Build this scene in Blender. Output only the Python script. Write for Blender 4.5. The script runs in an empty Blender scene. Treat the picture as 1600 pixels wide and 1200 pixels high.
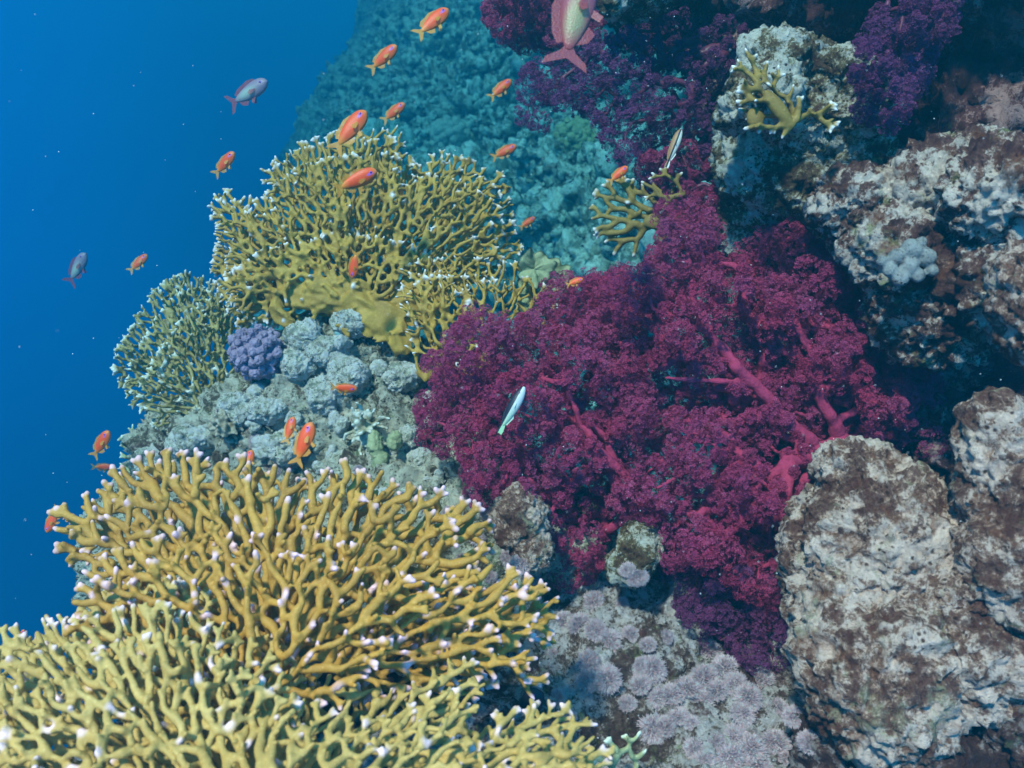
import bpy, math, random
import numpy as np
from mathutils import Vector, Matrix, kdtree
from mathutils.bvhtree import BVHTree

# ------------------------------------------------------------------ camera, water light, sun, exposure
sc = bpy.context.scene
col = sc.collection
PITCH = math.radians(-7)
C0 = np.array([0., 0., 1.5])
RT = np.array([1., 0., 0.])
FW = np.array([0., math.cos(PITCH), math.sin(PITCH)])
UP = np.array([0., -math.sin(PITCH), math.cos(PITCH)])
F = 1280.0                                   # focal length in photograph pixels
cam_d = bpy.data.cameras.new('camera'); cam = bpy.data.objects.new('camera', cam_d); col.objects.link(cam)
cam_d.sensor_width = 36; cam_d.lens = 36 * F / 1600
cam.location = C0; cam.rotation_euler = (math.pi / 2 + PITCH, 0, 0)
cam_d.clip_start = .01; cam_d.clip_end = 200
cam_d.dof.use_dof = True; cam_d.dof.focus_distance = 1.62; cam_d.dof.aperture_fstop = 6
sc.camera = cam
sc.view_settings.view_transform = 'Standard'; sc.view_settings.look = 'None'
sc.view_settings.exposure = 0.28; sc.view_settings.gamma = 1
sc.cycles.use_denoising = True
sc.cycles.max_bounces = 6; sc.cycles.volume_bounces = 0; sc.cycles.transparent_max_bounces = 6
sc.cycles.use_adaptive_sampling = True; sc.cycles.adaptive_threshold = .02

SUN_EL, SUN_AZ = math.radians(43), math.radians(203)     # sun behind the camera, a little to the left
sd = np.array([math.sin(SUN_AZ) * math.cos(SUN_EL), math.cos(SUN_AZ) * math.cos(SUN_EL), math.sin(SUN_EL)])
sl = bpy.data.lights.new('sun', 'SUN'); so = bpy.data.objects.new('sun', sl); col.objects.link(so)
sl.energy = 4.9; sl.angle = math.radians(4); sl.color = (1, .95, .87)
so.rotation_euler = Vector(sd).to_track_quat('Z', 'Y').to_euler()

w = bpy.data.worlds.new('World'); sc.world = w; w.use_nodes = True
nt = w.node_tree; nt.nodes.clear(); N = nt.nodes.new; Lk = nt.links.new
tc = N('ShaderNodeTexCoord'); sep = N('ShaderNodeSeparateXYZ'); Lk(tc.outputs['Generated'], sep.inputs[0])
sky = N('ShaderNodeTexSky'); sky.sky_type = 'NISHITA'; sky.sun_disc = False
sky.sun_elevation = SUN_EL; sky.sun_rotation = SUN_AZ
tint = N('ShaderNodeMix'); tint.data_type = 'RGBA'; tint.blend_type = 'MULTIPLY'; tint.inputs[0].default_value = 1
Lk(sky.outputs[0], tint.inputs[6]); tint.inputs[7].default_value = (.75, .95, 1, 1)
b1 = N('ShaderNodeBackground'); Lk(tint.outputs[2], b1.inputs[0]); b1.inputs[1].default_value = .11
rz = N('ShaderNodeMapRange'); Lk(sep.outputs[2], rz.inputs[0]); rz.inputs[1].default_value = -.55; rz.inputs[2].default_value = .5
def wramp(stops):
    r = N('ShaderNodeValToRGB'); Lk(rz.outputs[0], r.inputs[0]); c = r.color_ramp
    while len(c.elements) < len(stops): c.elements.new(.5)
    for el, (p, k) in zip(c.elements, stops): el.position = p; el.color = (*k, 1)
    return r
rpl = wramp([(0, (.001, .025, .13)), (.3, (.001, .085, .38)), (.55, (.001, .18, .82)), (.8, (.002, .22, 1.)), (1, (.003, .26, 1.1))])
rpr = wramp([(0, (.003, .09, .20)), (.3, (.004, .25, .55)), (.5, (.006, .60, 1.5)), (.75, (.008, .68, 1.85)), (1, (.01, .70, 1.9))])
rx = N('ShaderNodeMapRange'); Lk(sep.outputs[0], rx.inputs[0]); rx.inputs[1].default_value = -.62; rx.inputs[2].default_value = .08; rx.interpolation_type = 'SMOOTHSTEP'
wm = N('ShaderNodeMix'); wm.data_type = 'RGBA'; Lk(rx.outputs[0], wm.inputs[0]); Lk(rpl.outputs[0], wm.inputs[6]); Lk(rpr.outputs[0], wm.inputs[7])
b2 = N('ShaderNodeBackground'); Lk(wm.outputs[2], b2.inputs[0]); b2.inputs[1].default_value = 1.0
mz = N('ShaderNodeMapRange'); Lk(sep.outputs[2], mz.inputs[0]); mz.inputs[1].default_value = .4; mz.inputs[2].default_value = .75
ms = N('ShaderNodeMixShader'); Lk(mz.outputs[0], ms.inputs[0]); Lk(b2.outputs[0], ms.inputs[1]); Lk(b1.outputs[0], ms.inputs[2])
wo = N('ShaderNodeOutputWorld'); Lk(ms.outputs[0], wo.inputs[0])

# ------------------------------------------------------------------ helpers
def at(px, py, d):
    """a point seen along this direction, d metres away"""
    px, py, d = np.broadcast_arrays(np.asarray(px, float), np.asarray(py, float), np.asarray(d, float))
    return C0 + ((px - 800) / F * d)[..., None] * RT + ((600 - py) / F * d)[..., None] * UP + d[..., None] * FW

def vnoise(p, seed=0):
    p = np.asarray(p, float); i = np.floor(p).astype(np.int64); f = p - i; f = f * f * (3 - 2 * f)
    out = np.zeros(len(p))
    for dx in (0, 1):
        for dy in (0, 1):
            for dz in (0, 1):
                h = (i[:, 0] + dx) * 73856093 ^ (i[:, 1] + dy) * 19349663 ^ (i[:, 2] + dz) * 83492791 ^ (seed * 2654435 + 97)
                h = (h ^ (h >> 13)) * 1274126177 & 0x7fffffff
                h = (h ^ (h >> 15)) * 2246822519 & 0x7fffffff
                v = (h % 100003) / 100003.
                out += v * np.where(dx, f[:, 0], 1 - f[:, 0]) * np.where(dy, f[:, 1], 1 - f[:, 1]) * np.where(dz, f[:, 2], 1 - f[:, 2])
    return out * 2 - 1

def fbm(p, sc0, oct=4, gain=.5, seed=0):
    p = np.asarray(p, float)
    r = np.zeros(len(p)); a = 1.; s = sc0
    for k in range(oct):
        r += a * vnoise(p * s + 17.3 * k, seed + k); a *= gain; s *= 2.03
    return r

def me_np(name, V, faces, mats, origin=None, smooth=True, attrs=None, fmat=None):
    """mesh from arrays; faces is a list of (n,k) index arrays"""
    V = np.asarray(V, float)
    if origin is not None: V = V - np.asarray(origin)
    m = bpy.data.meshes.new(name)
    if not isinstance(faces, (list, tuple)): faces = [faces]
    faces = [np.asarray(f, np.int64) for f in faces if len(f)]
    loops = np.concatenate([f.ravel() for f in faces]); tot = np.concatenate([np.full(len(f), f.shape[1]) for f in faces])
    start = np.concatenate([[0], np.cumsum(tot)[:-1]])
    m.vertices.add(len(V)); m.vertices.foreach_set('co', V.ravel())
    m.loops.add(len(loops)); m.loops.foreach_set('vertex_index', loops.astype(np.int32))
    m.polygons.add(len(tot)); m.polygons.foreach_set('loop_start', start.astype(np.int32))
    try: m.polygons.foreach_set('loop_total', tot.astype(np.int32))
    except Exception: pass
    m.polygons.foreach_set('use_smooth', np.full(len(tot), smooth))
    if fmat is not None: m.polygons.foreach_set('material_index', np.asarray(fmat, np.int32))
    for k, a in (attrs or {}).items():
        at_ = m.attributes.new(k, 'FLOAT', 'POINT'); at_.data.foreach_set('value', np.asarray(a, np.float32))
    for mt in (mats if isinstance(mats, (list, tuple)) else [mats]): m.materials.append(mt)
    m.update(calc_edges=True); m.validate()
    return m

def link(name, mesh, parent=None, loc=(0, 0, 0)):
    o = bpy.data.objects.new(name, mesh); col.objects.link(o); o.location = loc
    if parent is not None: o.parent = parent
    return o

def tag(o, label=None, cat=None, group=None, kind=None):
    if label: o['label'] = label
    if cat: o['category'] = cat
    if group: o['group'] = group
    if kind: o['kind'] = kind
    return o

def empty(name, loc, label, cat, group=None):
    o = bpy.data.objects.new(name, None); col.objects.link(o); o.location = loc; o.empty_display_size = .05
    return tag(o, label, cat, group)

def basis(D):
    """two vectors perpendicular to each row of D"""
    D = D / np.maximum(np.linalg.norm(D, axis=1, keepdims=True), 1e-9)
    a = np.where(np.abs(D[:, 2:3]) < .9, np.array([[0, 0, 1.]]), np.array([[1., 0, 0]]))
    u = np.cross(D, a); u /= np.linalg.norm(u, axis=1, keepdims=True)
    return D, u, np.cross(D, u)

def capsules(A, B, ra, rb, n=8):
    """closed round-ended tubes"""
    A = np.asarray(A, float); B = np.asarray(B, float); ra = np.asarray(ra, float); rb = np.asarray(rb, float)
    D, u, v = basis(B - A); k = len(A)
    an = np.arange(n) * 2 * math.pi / n
    ring = np.cos(an)[None, :, None] * u[:, None] + np.sin(an)[None, :, None] * v[:, None]
    P = []
    P.append((A - D * ra[:, None])[:, None])
    P.append((A - D * (.7 * ra)[:, None])[:, None] + ring * (.72 * ra)[:, None, None])
    P.append(A[:, None] + ring * ra[:, None, None])
    P.append(B[:, None] + ring * rb[:, None, None])
    P.append((B + D * (.7 * rb)[:, None])[:, None] + ring * (.72 * rb)[:, None, None])
    P.append((B + D * rb[:, None])[:, None])
    V = np.concatenate(P, 1); nv = V.shape[1]
    T, Q = [], []
    for j in range(n):
        j2 = (j + 1) % n
        T.append((0, 1 + j2, 1 + j)); T.append((nv - 1, 1 + 3 * n + j, 1 + 3 * n + j2))
        for r in range(3): Q.append((1 + r * n + j, 1 + r * n + j2, 1 + (r + 1) * n + j2, 1 + (r + 1) * n + j))
    off = (np.arange(k) * nv)[:, None, None]
    return V.reshape(-1, 3), [(np.array(T)[None] + off).reshape(-1, 3), (np.array(Q)[None] + off).reshape(-1, 4)]

def sph(nu=16, nv=10):
    V = [(0, 0, 1)]
    for i in range(1, nv):
        t = math.pi * i / nv
        for j in range(nu):
            a = 2 * math.pi * j / nu; V.append((math.sin(t) * math.cos(a), math.sin(t) * math.sin(a), math.cos(t)))
    V.append((0, 0, -1)); T, Q = [], []
    for j in range(nu):
        j2 = (j + 1) % nu
        T.append((0, 1 + j, 1 + j2)); b = 1 + (nv - 2) * nu; T.append((len(V) - 1, b + j2, b + j))
        for i in range(nv - 2): Q.append((1 + i * nu + j, 1 + (i + 1) * nu + j, 1 + (i + 1) * nu + j2, 1 + i * nu + j2))
    return np.array(V, float), np.array(T), np.array(Q)
SPH = sph(); SPH_S = sph(8, 5)

def balls(C, R, S=SPH_S):
    """spheres / ellipsoids: R (n,) or (n,3) in camera-free world axes"""
    C = np.asarray(C, float); R = np.asarray(R, float)
    if R.ndim == 1: R = np.repeat(R[:, None], 3, 1)
    V = C[:, None] + S[0][None] * R[:, None]; off = (np.arange(len(C)) * len(S[0]))[:, None, None]
    return V.reshape(-1, 3), [(S[1][None] + off).reshape(-1, 3), (S[2][None] + off).reshape(-1, 4)]

def merge(*parts):
    V, T = [], {}; o = 0
    for v, fs in parts:
        V.append(v)
        for f in fs: T.setdefault(f.shape[1], []).append(f + o)
        o += len(v)
    return np.concatenate(V), [np.concatenate(x) for x in T.values()]

def blobs(lst):
    """rock masses given as (px, py, distance, half width, half height, half depth, tilt) measured in picture units at that distance"""
    V, Fc = None, None; parts = []
    for b in lst:
        px, py, d, rx_, ry_, rz_ = b[:6]; tl = math.radians(b[6]) if len(b) > 6 else 0
        s = d / F; c = at(px, py, d); a1 = RT * math.cos(tl) + UP * math.sin(tl); a2 = -RT * math.sin(tl) + UP * math.cos(tl)
        M = np.array([a1 * rx_ * s, FW * rz_ * s, a2 * ry_ * s])
        parts.append((c + SPH[0] @ M, [SPH[1], SPH[2]]))
    return merge(*parts)

def remesh(V, Fc, voxel, smooth=2, fac=.5):
    m = me_np('tmp', V, Fc, []); o = bpy.data.objects.new('tmp', m); col.objects.link(o)
    md = o.modifiers.new('r', 'REMESH'); md.mode = 'VOXEL'; md.voxel_size = voxel
    if smooth:
        s = o.modifiers.new('s', 'SMOOTH'); s.factor = fac; s.iterations = smooth
    dg = bpy.context.evaluated_depsgraph_get(); ev = o.evaluated_get(dg); em = ev.to_mesh()
    V2 = np.empty(len(em.vertices) * 3); em.vertices.foreach_get('co', V2); V2 = V2.reshape(-1, 3)
    L = np.empty(len(em.loops), np.int32); em.loops.foreach_get('vertex_index', L)
    t = np.empty(len(em.polygons), np.int32); em.polygons.foreach_get('loop_total', t)
    s0 = np.empty(len(em.polygons), np.int32); em.polygons.foreach_get('loop_start', s0)
    Nn = np.empty(len(em.vertices) * 3); em.vertices.foreach_get('normal', Nn); Nn = Nn.reshape(-1, 3)
    out = []
    for k in np.unique(t):
        q = s0[t == k]; out.append(L[q[:, None] + np.arange(k)[None]])
    ev.to_mesh_clear(); bpy.data.objects.remove(o); bpy.data.meshes.remove(m)
    return V2, out, Nn

# ------------------------------------------------------------------ materials
def newmat(name):
    m = bpy.data.materials.new(name); m.use_nodes = True; n = m.node_tree; b = n.nodes['Principled BSDF']
    return m, n, n.nodes.new, n.links.new, b

def ramp(n, fac, stops):
    r = n.nodes.new('ShaderNodeValToRGB'); n.links.new(fac, r.inputs[0]); c = r.color_ramp
    while len(c.elements) < len(stops): c.elements.new(.5)
    for el, (p, k) in zip(c.elements, stops): el.position = p; el.color = (*k, 1) if len(k) == 3 else k
    return r.outputs[0]

def noise(n, co, scale, detail=4, rough=.55, dist=0):
    x = n.nodes.new('ShaderNodeTexNoise'); x.inputs['Scale'].default_value = scale; x.inputs['Detail'].default_value = detail
    x.inputs['Roughness'].default_value = rough; x.inputs['Distortion'].default_value = dist
    n.links.new(co, x.inputs['Vector']); return x.outputs[0]

def vor(n, co, scale, feature='F1'):
    x = n.nodes.new('ShaderNodeTexVoronoi'); x.feature = feature; x.inputs['Scale'].default_value = scale
    n.links.new(co, x.inputs['Vector']); return x.outputs[0]

def mixc(n, fac, a, b, mode='MIX'):
    x = n.nodes.new('ShaderNodeMix'); x.data_type = 'RGBA'; x.blend_type = mode
    for i, v in ((0, fac), (6, a), (7, b)):
        if isinstance(v, (int, float)): x.inputs[i].default_value = v
        elif isinstance(v, tuple): x.inputs[i].default_value = (*v, 1)
        else: n.links.new(v, x.inputs[i])
    return x.outputs[2]

def bump(n, h, strength, dist, prev=None):
    x = n.nodes.new('ShaderNodeBump'); x.inputs['Strength'].default_value = strength; x.inputs['Distance'].default_value = dist
    n.links.new(h, x.inputs['Height'])
    if prev is not None: n.links.new(prev, x.inputs['Normal'])
    return x.outputs[0]

def rock_mat(name, light, mid, dark, acc=(.1, .16, .05), cover=.5, fine=1., rust=(.12, .03, .025)):
    """encrusted limestone: pale crust over brown turf, rusty patches, green film and small pits"""
    m, n, NN, LL, b = newmat(name)
    co = NN('ShaderNodeTexCoord').outputs['Object']
    big = noise(n, co, 7, 5, .62, .4); md = noise(n, co, 34 * fine, 6, .7, .3); fi = noise(n, co, 170 * fine, 5, .75)
    s = NN('ShaderNodeMath'); s.operation = 'ADD'; LL(big, s.inputs[0]); LL(md, s.inputs[1])
    s2 = NN('ShaderNodeMath'); s2.operation = 'MULTIPLY_ADD'; LL(fi, s2.inputs[0]); s2.inputs[1].default_value = .55; LL(s.outputs[0], s2.inputs[2])
    k = 1.28 + (.5 - cover) * .5
    nm = NN('ShaderNodeMapRange'); LL(s2.outputs[0], nm.inputs[0]); nm.inputs[1].default_value = k - .25; nm.inputs[2].default_value = k + .25
    c = ramp(n, nm.outputs[0], [(.12, dark), (.36, tuple(.7 * x + .3 * y for x, y in zip(dark, mid))), (.48, mid), (.58, light), (1, tuple(min(.85, x * 1.3) for x in light))])
    r1 = ramp(n, noise(n, co, 16 * fine, 5, .7, .6), [(.0, (0, 0, 0)), (.56, (0, 0, 0)), (.66, (.8, .8, .8)), (1, (.8, .8, .8))])
    c = mixc(n, r1, c, rust)
    mp = NN('ShaderNodeMapping'); mp.inputs['Location'].default_value = (3, 7, 1); LL(co, mp.inputs[0])
    r2 = ramp(n, noise(n, mp.outputs[0], 24 * fine, 6, .7, .2), [(0, (0, 0, 0)), (.58, (0, 0, 0)), (.68, (.7, .7, .7)), (1, (.7, .7, .7))])
    c = mixc(n, r2, c, acc)
    v = vor(n, co, 95 * fine); pit = ramp(n, v, [(0, (0, 0, 0)), (.16, (.1, .1, .1)), (.3, (1, 1, 1)), (1, (1, 1, 1))])
    sel = ramp(n, noise(n, mp.outputs[0], 21, 3), [(0, (1, 1, 1)), (.5, (1, 1, 1)), (.56, (0, 0, 0)), (1, (0, 0, 0))])
    pitm = mixc(n, sel, pit, (1., 1., 1.))
    c = mixc(n, pitm, tuple(x * .35 for x in rust), c)
    LL(c, b.inputs['Base Color']); b.inputs['Roughness'].default_value = .88; b.inputs['Specular IOR Level'].default_value = .25
    nb = bump(n, md, 1., .02); nb = bump(n, fi, 1., .006, nb); nb = bump(n, pitm, .6, .003, nb)
    LL(nb, b.inputs['Normal'])
    return m

def coral_mat(name, base, dark, tip, tipw=1., bumpsc=260, pores=False, tipattr=True):
    m, n, NN, LL, b = newmat(name)
    co = NN('ShaderNodeTexCoord').outputs['Object']
    f = noise(n, co, 14, 5, .68, .4); f2 = noise(n, co, 120, 4, .6)
    c = mixc(n, ramp(n, f, [(.38, (0, 0, 0)), (.6, (1, 1, 1))]), dark, base)
    c = mixc(n, ramp(n, noise(n, co, 300, 2, .5), [(.58, (0, 0, 0)), (.7, (.5, .5, .5))]), c, tuple(min(.8, x * 1.35 + .06) for x in base))
    c = mixc(n, ramp(n, f2, [(.35, (.55, .55, .55)), (.65, (0, 0, 0))]), c, tuple(x * .72 for x in base))
    if tipattr:
        a = NN('ShaderNodeAttribute'); a.attribute_name = 'tip'
        t = ramp(n, a.outputs['Fac'], [(0, (0, 0, 0)), (.12, (.08, .08, .08)), (.5, (.55, .55, .55)), (.8, (tipw,) * 3)])
        c = mixc(n, t, c, tip)
    LL(c, b.inputs['Base Color']); b.inputs['Roughness'].default_value = .62; b.inputs['Specular IOR Level'].default_value = .35
    nb = bump(n, f2, .35, .003)
    nb = bump(n, (vor(n, co, bumpsc) if pores else noise(n, co, bumpsc, 3)), .5, .0015, nb)
    LL(nb, b.inputs['Normal'])
    return m

def simple(name, colr, rough=.6, var=.25, scale=60, bs=.3, spec=.4):
    m, n, NN, LL, b = newmat(name)
    co = NN('ShaderNodeTexCoord').outputs['Object']; f = noise(n, co, scale, 4, .6)
    c = mixc(n, f, tuple(x * (1 - var) for x in colr), tuple(min(1, x * (1 + var)) for x in colr))
    LL(c, b.inputs['Base Color']); b.inputs['Roughness'].default_value = rough; b.inputs['Specular IOR Level'].default_value = spec
    if bs: LL(bump(n, f, bs, .003), b.inputs['Normal'])
    return m

M_ground = rock_mat('reef_rock', (.56, .54, .42), (.27, .24, .15), (.07, .045, .03), acc=(.16, .28, .1), cover=.60)
M_low = rock_mat('lower_reef_rock', (.54, .49, .47), (.28, .21, .17), (.08, .04, .03), acc=(.24, .28, .1), cover=.5)
M_pale = rock_mat('pale_crust_rock', (.66, .50, .40), (.38, .24, .17), (.11, .04, .026), acc=(.34, .34, .2), cover=.50, fine=.8, rust=(.20, .075, .035))
M_brown_shade = rock_mat('brown_crust_shade', (.30, .25, .23), (.14, .08, .065), (.05, .02, .016), acc=(.12, .16, .07), cover=.44, fine=.8, rust=(.17, .055, .03))  # brown crust, darkened so the bottom right shade sits in the colour
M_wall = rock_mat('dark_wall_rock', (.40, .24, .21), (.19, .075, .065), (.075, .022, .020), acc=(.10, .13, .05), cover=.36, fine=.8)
M_ledge = rock_mat('ledge_rock', (.62, .52, .43), (.27, .15, .11), (.085, .03, .024), acc=(.24, .28, .09), cover=.47, fine=.8, rust=(.2, .07, .03))
M_green = rock_mat('mossy_rock', (.58, .56, .46), (.27, .22, .11), (.08, .035, .018), acc=(.3, .34, .12), cover=.54)
M_fire = coral_mat('fire_coral_tan', (.55, .30, .05), (.37, .18, .025), (.98, .64, .76))
M_fire_low = coral_mat('fire_coral_straw', (.58, .41, .125), (.45, .29, .07), (.94, .70, .78))
M_fire_mid = coral_mat('fire_coral_brown', (.52, .31, .045), (.34, .18, .025), (.82, .76, .76))
M_fire_dark = coral_mat('fire_coral_olive', (.40, .31, .10), (.26, .19, .055), (.70, .70, .60))
M_fire_pale = coral_mat('fire_coral_pale_green', (.40, .42, .20), (.28, .30, .14), (.7, .75, .6))
M_fire_gold = coral_mat('fire_coral_gold', (.30, .20, .035), (.20, .12, .02), (.85, .85, .8))

def polyp_mat(name, c1, c2, c3):
    m, n, NN, LL, b = newmat(name)
    a = NN('ShaderNodeAttribute'); a.attribute_name = 'var'
    co = NN('ShaderNodeTexCoord').outputs['Object']; f = noise(n, co, 9, 4, .6)
    c = ramp(n, a.outputs['Fac'], [(0, c1), (.5, c2), (1, c3)])
    c = mixc(n, ramp(n, f, [(.35, (.7, .7, .7)), (.65, (0, 0, 0))]), c, tuple(.55 * x + .45 * y for x, y in zip(c2, c1)))
    mp = NN('ShaderNodeMapping'); mp.inputs['Location'].default_value = (5, 2, 9); LL(co, mp.inputs[0])
    c = mixc(n, ramp(n, noise(n, mp.outputs[0], 5.5, 4, .6, .5), [(.46, (0, 0, 0)), (.64, (.5, .5, .5))]), c, (c2[0] * 1.05, c2[1] * .7, c2[2] * .6))
    c = mixc(n, ramp(n, noise(n, co, 6.5, 3, .6, .5), [(.5, (0, 0, 0)), (.68, (.35, .35, .35))]), c, (c2[0] * .75, c2[1] * 1.7, c2[2] * 1.25))
    LL(c, b.inputs['Base Color']); b.inputs['Roughness'].default_value = .8; b.inputs['Specular IOR Level'].default_value = .15
    tr = NN('ShaderNodeBsdfTranslucent'); LL(c, tr.inputs[0]); mx = NN('ShaderNodeMixShader'); mx.inputs[0].default_value = .42
    LL(b.outputs[0], mx.inputs[1]); LL(tr.outputs[0], mx.inputs[2]); LL(mx.outputs[0], n.nodes['Material Output'].inputs[0])
    return m
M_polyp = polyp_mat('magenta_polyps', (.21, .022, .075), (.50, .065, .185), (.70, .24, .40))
M_polyp_shade = polyp_mat('shaded_purple_polyps', (.12, .03, .10), (.24, .06, .19), (.38, .15, .32))  # purple polyps with the shade they hang in mixed into the colour
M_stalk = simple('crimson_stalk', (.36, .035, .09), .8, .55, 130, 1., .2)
M_stalk_shade = simple('shaded_stalk', (.13, .02, .05), .5, .3, 40, .3)  # stalk colour darkened to stand for shade

# ------------------------------------------------------------------ fire coral
def inpoly(x, y, P):
    c = False; n = len(P); j = n - 1
    for i in range(n):
        if (P[i][1] > y) != (P[j][1] > y) and x < (P[j][0] - P[i][0]) * (y - P[i][1]) / (P[j][1] - P[i][1]) + P[i][0]: c = not c
        j = i
    return c

def grow(seed, poly, base, spread=(0, 360), nstart=8, step=7, S=18, flow=None, fork=32, pfuse=.75, wj=.35, jit=.16, r0=10, persist=.6):
    """branches that push outward, fork where there is room and fuse where they meet"""
    R = random.Random(seed); X = []; E = []; tips = []; rim = []; act = []; grid = {}; par = {}
    def put(x, y, w_, g):
        X.append((x, y, w_)); k = (int(x // S), int(y // S)); grid.setdefault(k, []).append((len(X) - 1, g)); return len(X) - 1
    for i in range(nstart):
        a = math.radians(spread[0] + (spread[1] - spread[0]) * (i + .5) / nstart)
        x, y = base[0] + r0 * math.cos(a), base[1] - r0 * math.sin(a)
        n = put(x, y, R.uniform(-1, 1) * S * wj, i); act.append([x, y, math.cos(a), -math.sin(a), X[n][2], n, 0, [n], inpoly(x, y, poly)])
    mx_, my_ = sum(p[0] for p in poly) / len(poly), sum(p[1] for p in poly) / len(poly)
    # [x, y, dx, dy, w, node, age, recent]
    for it in range(400):
        if not act: break
        new = []
        for t in act:
            x, y, dx, dy, w_, nd, age, rec, was = t
            fx, fy = (flow(x, y) if flow else (x - base[0], y - base[1])) if was else (mx_ - x, my_ - y); l = math.hypot(fx, fy) + 1e-6; fx /= l; fy /= l
            rx_, ry_, near = 0, 0, 1e9
            for q in act:
                if q is t: continue
                ex, ey = x - q[0], y - q[1]; dd = math.hypot(ex, ey)
                if dd < 1e-3: continue
                near = min(near, dd)
                if dd < 2.2 * S: rx_ += ex / dd * (1 - dd / (2.2 * S)); ry_ += ey / dd * (1 - dd / (2.2 * S))
            if not was: rx_ *= .2; ry_ *= .2; fx *= 2; fy *= 2
            dx = persist * dx + .28 * fx + .3 * rx_ + R.gauss(0, jit); dy = persist * dy + .28 * fy + .3 * ry_ + R.gauss(0, jit)
            l = math.hypot(dx, dy) + 1e-6; dx /= l; dy /= l
            nx, ny = x + dx * step, y + dy * step; w2 = w_ + R.gauss(0, step * wj * .5); w2 *= .97
            isin = inpoly(nx, ny, poly)
            if not isin and not was and it > 14: continue
            if not isin and was:
                # a forked, pale end
                for sgn in ((-1, 1) if R.random() < .55 else (0,)):
                    a = math.atan2(dy, dx) + sgn * math.radians(R.uniform(18, 32)); ln = step * R.uniform(.9, 1.7)
                    n2 = put(x + math.cos(a) * ln, y + math.sin(a) * ln, w2, -1); E.append((nd, n2)); tips.append(n2); rim.append(n2)
                continue
            was = was or isin; hit = None
            kx, ky = int(nx // S), int(ny // S)
            for gx in ((kx - 1, kx, kx + 1) if it > 3 else ()):
                for gy in (ky - 1, ky, ky + 1):
                    for (m_, g) in grid.get((gx, gy), ()):
                        if m_ in rec or par.get(m_, -1) in rec: continue
                        dd = math.hypot(X[m_][0] - nx, X[m_][1] - ny)
                        if dd < S * .48 and abs(X[m_][2] - w2) < S * 1.1 and (X[m_][0] - x) * dx + (X[m_][1] - y) * dy > 0:
                            if hit is None or dd < hit[0]: hit = (dd, m_)
            if hit:
                if R.random() < pfuse: E.append((nd, hit[1]))
                else:
                    n2 = put(nx, ny, w2 - S * R.uniform(.3, .9), -1); E.append((nd, n2)); tips.append(n2)
                continue
            n2 = put(nx, ny, w2, 0); E.append((nd, n2)); par[n2] = nd; rec = (rec + [n2])[-6:]
            if near > S * .82 and age > 1 and R.random() < .8 and len(act) + len(new) < 400:
                a = math.atan2(dy, dx)
                for sgn in (-1, 1):
                    b_ = a + sgn * math.radians(fork * R.uniform(.7, 1.2))
                    new.append([nx + math.cos(b_) * .5, ny + math.sin(b_) * .5, math.cos(b_), math.sin(b_), w2 + sgn * R.uniform(-1, 1) * S * wj, n2, 0, list(rec), was])
            else: new.append([nx, ny, dx, dy, w2, n2, age + 1, rec, was])
        act = new
    for t in act: tips.append(t[5])
    return X, E, tips, rim

def fan(seed, poly, base, depth, rt, rb, H=60, nub=.2, **kw):
    """returns tubes (A, B, ra, rb) and tip points in world space; depth(px,py) is the distance of the fan's own sheet"""
    wt = kw.pop('white', .15); rw = kw.pop('rimw', 1.); X, E, tips, rim = grow(seed, poly, base, **kw); R = random.Random(seed + 5); step = kw.get('step', 7)
    X = list(X); tips = set(tips); w0 = len(X)
    adj = {}
    for a, b in E: adj.setdefault(a, []).append(b); adj.setdefault(b, []).append(a)
    for i in range(w0):
        if i in adj and len(adj[i]) == 1: tips.add(i) if i > kw.get('nstart', 8) else None
    for i in range(w0):
        if R.random() < nub and i not in tips and i > 10:
            a = R.uniform(0, 6.28); l = step * R.uniform(.7, 1.6); bx, by = X[i][0] - base[0], X[i][1] - base[1]; q = math.hypot(bx, by) + 1e-6
            n1 = len(X); X.append((X[i][0] + l * (.6 * math.cos(a) + .6 * bx / q), X[i][1] + l * (.6 * math.sin(a) + .5 * by / q - .3), X[i][2] - l * R.uniform(.3, 1.3)))
            E.append((i, n1)); tips.add(n1)
    n = len(X); h = np.full(n, 1e9)
    for t in tips: h[t] = 0
    Ea = np.array(E)
    for _ in range(60):
        for p, q in ((0, 1), (1, 0)):
            np.minimum.at(h, Ea[:, p], h[Ea[:, q]] + step)
    h = np.minimum(h, H); XA = np.array(X)
    dd = np.array([depth(x, y) for x, y, _ in X]) + XA[:, 2] / F * np.array([depth(x, y) for x, y, _ in X])
    P = at(XA[:, 0], XA[:, 1], dd); s = dd / F
    rad = (rt + (rb - rt) * (h / H) ** .7) * s * (1 + .32 * vnoise(P * (55 * 1.1 / dd.mean()), seed)) * np.array([R.uniform(.88, 1.12) for _ in X])
    wh = list({t for t in rim if R.random() < rw} | {t for t in tips if R.random() < wt})
    return P[Ea[:, 0]], P[Ea[:, 1]], rad[Ea[:, 0]], rad[Ea[:, 1]], P[wh]

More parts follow.
